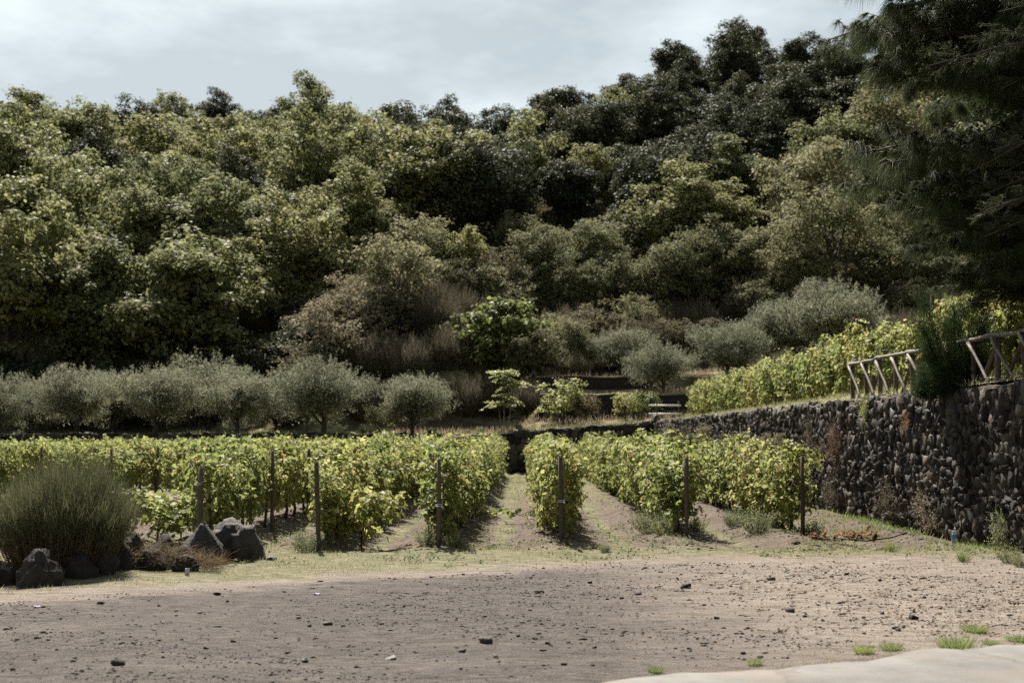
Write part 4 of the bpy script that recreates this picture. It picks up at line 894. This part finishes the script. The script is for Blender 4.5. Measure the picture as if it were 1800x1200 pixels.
for k, (px, py, sc, lb) in enumerate([(540, 968, .8, 'grey-green weed clump left of the second end post'), (752, 960, .7, 'weed clump against the end post by the grassy alley'), (800, 962, .6, 'weed clump right of the post by the grassy alley'), (1140, 938, 1.15, 'bushy grey weed before the row second from the wall'),
                                      (1165, 945, .8, 'small weed clump beside the leafy dark post'), (1330, 938, 1.15, 'bushy grey weed left of the last end post'), (1290, 925, .9, 'greyish weed between the two right-hand rows'), (1425, 940, .75, 'green weed at the foot of the last end post'), (1225, 930, .7, 'straggly weed right of the leafy dark post'),
                                      (1062, 968, .35, 'little weed in front of the right-hand alley'), (1560, 968, .38, 'small bright weed beside the withered branch'), (1690, 985, .4, 'low green weed in front of the bottle'), (1770, 985, .6, 'sprawling weed under the right end of the wall'), (1790, 995, .5, 'weed cut by the right edge below the wall'), (865, 960, .3, 'tiny weed at the mouth of the grassy alley')]):
    x, y = gp(px, py); r = thing('weed_clump', lb, 'weed', (x, y, gzz(x, y) - .01), rnd.uniform(0, 6), sc); omat(link('leaves', WP[k % 3], r), M['greengrass'] if k in (7, 10, 11) else None)
x, y = gp(262, 958); plant('low_vine_bush', LV, 'low sprawling green bush between the broom and the pyramid boulder', 'shrub', (x, y + .5, 0), 1.1)
x, y = gp(300, 945); plant('low_vine_bush', LV, 'small green bush just behind the pyramid boulder', 'shrub', (x, y + .8, 0), .9)
x, y = gp(615, 965); plant('low_vine_bush', LV, 'pale yellow-green low vine spilling right of the second end post', 'grapevine', (x + .1, y + 1.0, 0), (.9, .9, 1.15))
x, y = gp(905, 915); r = thing('fallen_shoot', 'trailing vine shoot reaching across the grassy alley', 'vine shoot', (x, y, 0))
mb = MB(); n = 46; t = RN.random(n); leaves(mb, np.c_[(t - .5) * 1.7, RN.normal(size=n) * .06, .14 + .12 * np.sin(t * 5) + RN.normal(size=n) * .05], RN.normal(size=(n, 3)) * .6 + [0, -.3, .8], .12, 'vine'); tw = MB().tube(np.c_[np.linspace(-.85, .85, 9), np.zeros(9), .1 + .12 * np.sin(np.linspace(0, 5, 9))], .008, 5)
link('shoot_stem', tw.mesh('shoot_stem', M['vinewood'], True), r); link('leaves', mb.mesh('leaves', M['vine']), r)

def scatter_grass(name, n, region, m_, hgt, wid, label, dens=None):
    x = RN.uniform(region[0], region[1], n); y = RN.uniform(region[2], region[3], n)
    if dens is not None: k = RN.random(n) < dens(x, y); x, y = x[k], y[k]
    n = len(x); b_ = np.c_[x, y, gz(x, y) - .005]; h_ = RN.uniform(.4, 1.2, (n, 1)) * hgt * (1 + .02 * (y[:, None] - 20))
    mb = MB(); strands(mb, b_, b_ + nrm(RN.normal(size=(n, 3)) * [.55, .55, .1] + [0, 0, 1]) * h_, wid * (1 + .03 * (y - 20)), .1, 2)
    return tag(link(name, mb.mesh(name, m_)), label, 'grass', kind='stuff')
def patch(x, y): return np.clip(.5 + .5 * np.sin(x * 1.3 + 1.7 * np.sin(y * .9)) + .4 * np.sin(x * 3.7 + y * 2.9), 0, 1)
edge_ = lambda x: 19.1 + .72 * x
scatter_grass('verge_grass', 52000, (-8, 7.5, 14, 23.6), M['grass'], .06, .007, 'dry pale grass verge between the yard and the vines',
              lambda x, y: patch(x, y) * sm((y - np.where(x < 1.5, np.minimum(edge_(x) + .35, 20.6), 20.5)) / 1.4))
scatter_grass('alley_grass', 34000, (-6.5, 7.0, 23, 68), M['grass'], .06, .010, 'thin grass growing along the alleys between vine rows',
              lambda x, y: (.25 + .75 * sm((y - 26) / 18)) * np.clip(1.2 - 1.6 * np.abs(((x - .57) % 2.02) / 2.02 - .5) * 2 + .35, 0, 1) * (.3 + .7 * patch(x, y * .5)))
scatter_grass('wall_foot_grass', 9000, (4.4, 7.5, 22.3, 34), M['greengrass'], .11, .010, 'taller green grass along the foot of the stone wall', lambda x, y: sm((x - (wallx(y) - 2.2)) / .8) * patch(x * 1.3, y))
scatter_grass('yard_grass', 7000, (2.2, 7.6, 11.5, 20.5), M['grass'], .03, .006, 'sparse short grass on the trodden dirt by the wall', lambda x, y: np.clip(patch(x * 2, y * 2) - .25, 0, 1) * sm((x - 1.9 - .1 * y) / 2.5 + .2))
n = 5000; x = RN.uniform(-18, 7, n); y = 72.3 + RN.random(n) * 5; y = np.maximum(y, backy(x) + .3); z = H(x, y); mb = MB(); b_ = np.c_[x, y, z]; strands(mb, b_, b_ + nrm(RN.normal(size=(n, 3)) * [.5, .5, .1] + [0, 0, 1]) * RN.uniform(.08, .3, (n, 1)), .025, .1, 2)
tag(link('ramp_grass', mb.mesh('ramp_grass', M['grass'])), 'dry grass on the ramp and olive terrace edge', 'grass', kind='stuff')
n = 7000; y = RN.uniform(21, 76, n); x = wallx(y) + RN.uniform(-.05, 1.2, n) ** 1; mb = MB(); b_ = np.c_[x, y, zterr(np.maximum(x, 6.86)) - .02]; strands(mb, b_, b_ + nrm(RN.normal(size=(n, 3)) * [.5, .5, .1] + [0, 0, 1]) * RN.uniform(.05, .2, (n, 1)), .012, .1, 2)
tag(link('terrace_grass', mb.mesh('terrace_grass', M['grass'])), 'dry grass fringe on top of the stone wall', 'grass', kind='stuff')
n = 9000; x = RN.uniform(-8, 16, n); y = RN.uniform(77, 95, n); mb = MB(); b_ = np.c_[x, y, H(x, y) - .03]; strands(mb, b_, b_ + nrm(RN.normal(size=(n, 3)) * [.4, .4, .1] + [0, 0, 1]) * RN.uniform(.15, .5, (n, 1)), .035, .1, 2)
tag(link('bank_grass', mb.mesh('bank_grass', M['drygrass'])), 'dry straw grass on the terraced bank', 'grass', kind='stuff')

def tuft(n, W, Hh, m_):
    mb = MB(); a = RN.uniform(0, 6.28, n); rr = np.sqrt(RN.random(n)); b_ = np.c_[np.cos(a) * rr * W * .35, np.sin(a) * rr * W * .35, np.zeros(n) - .01]
    strands(mb, b_, b_ + np.c_[np.cos(a) * rr * W * .4, np.sin(a) * rr * W * .4, Hh * RN.uniform(.5, 1, n)] + RN.normal(size=(n, 3)) * .012, .005, .12, 3); return mb.mesh('blades', m_)
TF = [tuft(420, .24, .13, M['greengrass']) for _ in range(3)]
for k, (px, py, sc, lb) in enumerate([(1672, 1138, 1.15, 'biggest green grass tuft at the edge of the concrete lane'), (1706, 1106, .7, 'small green grass tuft behind the biggest tuft'), (1790, 1120, .8, 'grass tuft at the right edge of the photo'), (1512, 1146, .75, 'faint grass tuft left of the biggest tuft on the lane edge'), (1560, 1142, .7, 'grass tuft between the faint tuft and the biggest one'), 
                                      (1322, 1163, .4, 'lone short grass tuft near the middle of the lane edge'), (1150, 1178, .4, 'leftmost tiny grass tuft where the lane meets the gravel'), (1735, 1128, .5, 'low grass tuft right of the biggest tuft')]):
    x, y = gp(px, py); r = thing('grass_tuft', lb, 'grass tuft', (x, y, gzz(x, y)), rnd.uniform(0, 6), sc); r.scale = (sc * rnd.uniform(.8, 1.5), sc, sc * rnd.uniform(.6, 1.1)); link('blades', TF[k % 3], r)

n = 2600; x = RN.uniform(-7, 7.2, n); y = RN.uniform(19.5, 30, n); k = (patch(x * 1.7 + 3, y * 1.4) > .55) & (y > np.where(x < 1.5, np.minimum(edge_(x) + 1.6, 21), 20.9)) & (x < wallx(y) - .2); x, y = x[k], y[k]; n = len(x)
c0 = np.c_[x, y, gz(x, y)]; k = np.repeat(np.arange(n), 9); P_ = c0[k] + RN.normal(size=(len(k), 3)) * [.05, .05, .02] + [0, 0, .025]; P_[:, 2] = np.maximum(P_[:, 2], c0[k, 2] + .004)
mb = MB(); leaves(mb, P_, RN.normal(size=(len(k), 3)) * .6 + [0, 0, .8], RN.uniform(.02, .05, len(k)), 'rhomb'); tag(link('verge_weeds', mb.mesh('verge_weeds', M['weed'])), 'low creeping weeds dotted over the verge and alley mouths', 'weeds', kind='stuff')
n = 9000; x = RN.uniform(-6.5, 6.9, n); y = 22.4 + 30 * RN.random(n) ** 1.7; al_ = np.abs((((x - .57) / 2.02) % 1) - .5) * 2; k = RN.random(n) < np.clip(al_ * 1.5 - .3, .08, 1); x, y = x[k], y[k]; n = len(x)
oc = np.array([(1, 0, 0), (-1, 0, 0), (0, 1, 0), (0, -1, 0), (0, 0, 1), (0, 0, -.3)]); tr_ = np.array([(0, 2, 4), (2, 1, 4), (1, 3, 4), (3, 0, 4), (2, 0, 5), (1, 2, 5), (3, 1, 5), (0, 3, 5)])
s = RN.gamma(2, .008, n) + .006; v = oc[None] * (s[:, None] * RN.uniform(.7, 1.4, (n, 3)))[:, None] * [1, 1, .6] * RN.uniform(.7, 1.2, (n, 6, 1)) + np.c_[x, y, gz(x, y)][:, None]
tag(link('soil_clods', MB().add(v.reshape(-1, 3), (tr_[None] + (np.arange(n) * 6)[:, None, None]).reshape(-1, 3)).mesh('soil_clods', M['clod'])), 'brown soil clods of the tilled vine rows', 'soil', kind='stuff')

n = 2600; x = RN.uniform(-.5, 7.3, n); y = np.interp(x, ex, ey) + np.abs(RN.normal(size=n)) * .22 - .04; k = RN.random(n) < np.clip(.15 + patch(x * 2.3, y * 0 + 1) * sm((x + .5) / 3), 0, 1); x, y = x[k], y[k]; n = len(x); b_ = np.c_[x, y, gz(x, y) - .004]; mb = MB()
strands(mb, b_, b_ + nrm(RN.normal(size=(n, 3)) * [.6, .6, .1] + [0, 0, 1]) * RN.uniform(.015, .06, (n, 1)), .005, .1, 2); tag(link('lane_edge_grass', mb.mesh('lane_edge_grass', M['grass'])), 'sparse dry grass along the edge of the concrete lane', 'grass', kind='stuff')

# stones on the yard
PEB = []
for k in range(8):
    s = SV[k].copy(); me = MB().add(s, None, SQ).mesh('pebble', M['pebble']); PEB.append(me)
def pebble(x, y, s, label, group=None, m_=None, flat=.6):
    o = link('stone', PEB[rnd.randrange(8)], None, (x, y, gzz(x, y) + s * flat * .32), (rnd.gauss(0, .2), rnd.gauss(0, .2), rnd.uniform(0, 6)), (s * rnd.uniform(.9, 1.4), s, s * flat)); omat(o, m_)
    return tag(o, label, 'stone', group)
for (px, py, s, lb, m_) in [(855, 1128, .085, 'largest lone black stone on the gravel near the bottom middle', None), (386, 1042, .06, 'round black stone on the far edge of the gravel', None), (948, 1035, .07, 'dark stone pair member in the middle of the yard', None), (1120, 1044, .06, 'black stone left of a reddish clod', None), (1204, 1027, .09, 'dark clod of volcanic stone in mid yard', None), (690, 1156, .07, 'pale whitish flat stone low in the gravel', 'pale_pebble'), (540, 1155, .05, 'small pale stone left of the whitish flat stone', 'pale_pebble'),
                           (1352, 1013, .07, 'dark double clod on the pale dirt', None), (1385, 1070, .07, 'dark stone on the trodden dirt right of centre', None), (1600, 1083, .07, 'flat dark stone on the dirt near the lane', None), (1036, 1020, .05, 'dark stone left of the mid yard clod', None), (215, 1161, .07, 'dark stone low at the left of the gravel', None), (580, 1095, .06, 'dark stone left of centre on the gravel', None)]:
    x, y = gp(px, py); pebble(x, y, s, lb, None, M[m_] if m_ else None, .65 if not m_ else .35)
spots = []
while len(spots) < 100:
    px, py = rnd.uniform(0, 1790), 985 + 200 * rnd.random() ** 1.2
    if py > np.interp(px, [0, 1000, 1060, 1800], [1196, 1196, 1180, 1118]) or py < np.interp(px, [0, 700, 1000, 1800], [1066, 1018, 980, 985]): continue
    x, y = gp(px, py)
    if x < wallx(y) - .3: spots.append((px, py, x, y))
spots.sort(); cnt = {}
for (px, py, x, y) in spots:
    zone = ('upper' if py < 1050 else 'lower') + (' left gravel' if px < 600 else ' middle gravel' if px < 1180 else ' pale dirt by the wall'); k = cnt.get(zone, 0); cnt[zone] = k + 1
    pebble(x, y, rnd.uniform(.016, .036) * (1.15 if px > 900 else 1), f'small dark loose stone, {ordinal(k)} from the left on the {zone}', 'loose stones on the yard', None, rnd.uniform(.4, .75))
n = 42000; x = RN.uniform(-7, 6.8, n); y = RN.uniform(9.5, 20.5, n); k = (y > np.interp(x, [-9, -3, 0, .56, 4.25, 7.4], [6.6, 8.7, 10.2, 10.7, 12.3, 13.5])) & (y < np.where(x < 1, edge_(x) + .2, 20.3)) & (x < wallx(y) - .3) & (RN.random(n) < .12 + .88 * patch(x * .9 + .4 * y, y * 1.1) ** 2); x, y = x[k], y[k]; n = len(x)
oc = np.array([(1, 0, 0), (-1, 0, 0), (0, 1, 0), (0, -1, 0), (0, 0, 1), (0, 0, -.3)]); tr_ = np.array([(0, 2, 4), (2, 1, 4), (1, 3, 4), (3, 0, 4), (2, 0, 5), (1, 2, 5), (3, 1, 5), (0, 3, 5)])
s = RN.gamma(1.25, .0042, n) + .0025; v = oc[None] * (s[:, None] * RN.uniform(.7, 1.4, (n, 3)))[:, None] * [1, 1, .6] * RN.uniform(.75, 1.2, (n, 6, 1)); th = RN.uniform(0, 6.28, n)
rx_ = v[..., 0] * np.cos(th)[:, None] - v[..., 1] * np.sin(th)[:, None]; ry_ = v[..., 0] * np.sin(th)[:, None] + v[..., 1] * np.cos(th)[:, None]
v = np.stack([rx_ + x[:, None], ry_ + y[:, None], v[..., 2] + (gz(x, y) + .002)[:, None]], -1)
tag(link('gravel', MB().add(v.reshape(-1, 3), (tr_[None] + (np.arange(n) * 6)[:, None, None]).reshape(-1, 3)).mesh('gravel', M['pebble'])), 'fine dark volcanic gravel strewn over the yard', 'gravel', kind='stuff')
n = 2600; x = np.concatenate([RN.uniform(.5, 7.2, n), RN.uniform(-6, 7, 1500)]); y = np.concatenate([RN.uniform(12.5, 20.5, n), RN.uniform(19, 40, 1500)]); k = (x < wallx(y) - .2) & (RN.random(len(x)) < .15 + .85 * patch(x * 1.1 + 2, y * 1.3) ** 2); x, y = x[k], y[k]; n = len(x)
mb = MB(); leaves(mb, np.c_[x, y, gz(x, y) + .012], RN.normal(size=(n, 3)) * .35 + [0, 0, 1], RN.uniform(.02, .06, n), 'rhomb'); tag(link('leaf_litter', mb.mesh('leaf_litter', M['deadleaf'])), 'brown fallen leaves scattered over dirt and grass', 'leaf litter', kind='stuff')
n = 700; x = RN.uniform(2.0, 7.0, n); y = RN.uniform(12.5, 18.5, n); mb = MB(); b_ = np.c_[x, y, gz(x, y) + .012]; a = RN.normal(size=n) * .6; ln = RN.uniform(.03, .11, n)
strands(mb, b_, b_ + np.c_[np.cos(a) * ln, np.sin(a) * ln, RN.uniform(0, .02, n)], .012, .05, 1); tag(link('bark_litter', mb.mesh('bark_litter', M['bark'])), 'dark bark chips and twigs on the dirt by the lane', 'litter', kind='stuff')

# withered branch
x, y = gp(1500, 955); r = thing('withered_branch', 'fallen branch with withered orange-brown leaves lying by the last vine row', 'branch', (x, y + .1, 0))
tw = MB().tube(np.array([(-.75, .05, .06), (-.3, 0, .1), (.2, -.05, .06), (.65, .0, .12), (.9, .05, .2)]), [.006, .009, .012, .012, .01], 6); lb_ = MB()
for (bx, h_) in ((-.62, .14), (-.42, .36), (-.22, .32), (-.12, .28), (.02, .14), (.12, .28), (.25, .16), (-.55, .12)):
    for q in range(2):
        d = nrm(np.array([[RN.normal() * .5 + .3, RN.normal() * .3 - .2, .6]]))[0]; pinnate(lb_, np.array([bx + RN.normal() * .03, RN.normal() * .06, .06]), d, h_ * RN.uniform(.9, 1.3) + .06, 9, .11)
link('twig', tw.mesh('twig', M['bark'], True), r); link('leaves', lb_.mesh('leaves', M['brownleaf']), r)

# water bottle at the wall foot
def lathe(prof, k=20):
    mb = MB(); p = np.array(prof); th = np.arange(k) * 2 * math.pi / k
    v = np.stack([p[:, 0:1] * np.cos(th), p[:, 0:1] * np.sin(th), np.repeat(p[:, 1:2], k, 1)], -1); i = np.arange(len(p) - 1)[:, None] * k; j = np.arange(k)[None]; j2 = (j + 1) % k
    return mb.add(v, None, np.stack([i + j, i + j2, i + k + j2, i + k + j], -1).reshape(-1, 4))
def solid(name, col, rough=.3, **kw):
    m_, nt_, b_ = mat(name); b_.inputs['Roughness'].default_value = rough
    n_ = noise(nt_, 30, 3); nt_.links.new(ramp(nt_, n_, [(.3, tuple(c * .92 for c in col)), (.7, col)]), b_.inputs['Base Color'])
    for q, v_ in kw.items(): b_.inputs[q].default_value = v_
    return m_
x, y = gp(1678, 957); x -= .05; r = thing('water_bottle', 'clear plastic water bottle with blue label standing at the wall foot', 'bottle', (x, y, gzz(x, y)), rot=(.03, .07, 0))
link('body', lathe([(.0, .002), (.036, .0), (.042, .02), (.041, .05), (.038, .06), (.042, .075), (.042, .15), (.041, .2), (.042, .225), (.03, .26), (.015, .283), (.014, .3)]).mesh('body', solid('clear_plastic', (.85, .88, .9), .12, **{'Transmission Weight': .75, 'IOR': 1.2}), True), r)
link('label', lathe([(.0425, .15), (.0432, .152), (.0432, .208), (.0425, .21)]).mesh('label', solid('blue_label', (.05, .22, .5), .4), True), r)
link('label_band', lathe([(.0425, .212), (.0434, .213), (.0434, .224), (.0425, .225)]).mesh('label_band', solid('white_label', (.8, .82, .85), .4), True), r)
link('cap', lathe([(.0, .318), (.015, .318), (.0165, .314), (.0165, .296), (.0, .296)]).mesh('cap', solid('white_cap', (.8, .8, .8), .4), True), r)
# scraps of paper
for (px, py, m_, lb) in ((333, 1008, 'paper', 'small white paper cup scrap at the foot of the rubble'), (72, 1063, 'lilac', 'lilac paper scrap on the gravel at far left'), (560, 1040, 'lilac', 'faint lilac wrapper on the gravel edge')):
    x, y = gp(px, py); nn = 5; u, v_ = np.meshgrid(np.linspace(-.5, .5, nn), np.linspace(-.5, .5, nn)); up_ = m_ == 'paper'
    z = .015 + .02 * np.sin(u * 6) * np.cos(v_ * 5)
    P_ = np.stack([u * .06, z * .5, (v_ + .5) * .09], -1) if up_ else np.stack([u * .07, v_ * .05, z * .5], -1)
    i = np.arange(nn - 1)[:, None] * nn + np.arange(nn - 1)[None]; me = MB().add(P_, None, np.stack([i, i + 1, i + nn + 1, i + nn], -1).reshape(-1, 4)).mesh('paper_scrap', M[m_], True)
    o = link('paper_scrap', me, None, (x, y, gzz(x, y) + .004), (0, 0, rnd.uniform(-.4, .4))); o.modifiers.new('thick', 'SOLIDIFY').thickness = .003; tag(o, lb, 'paper scrap')
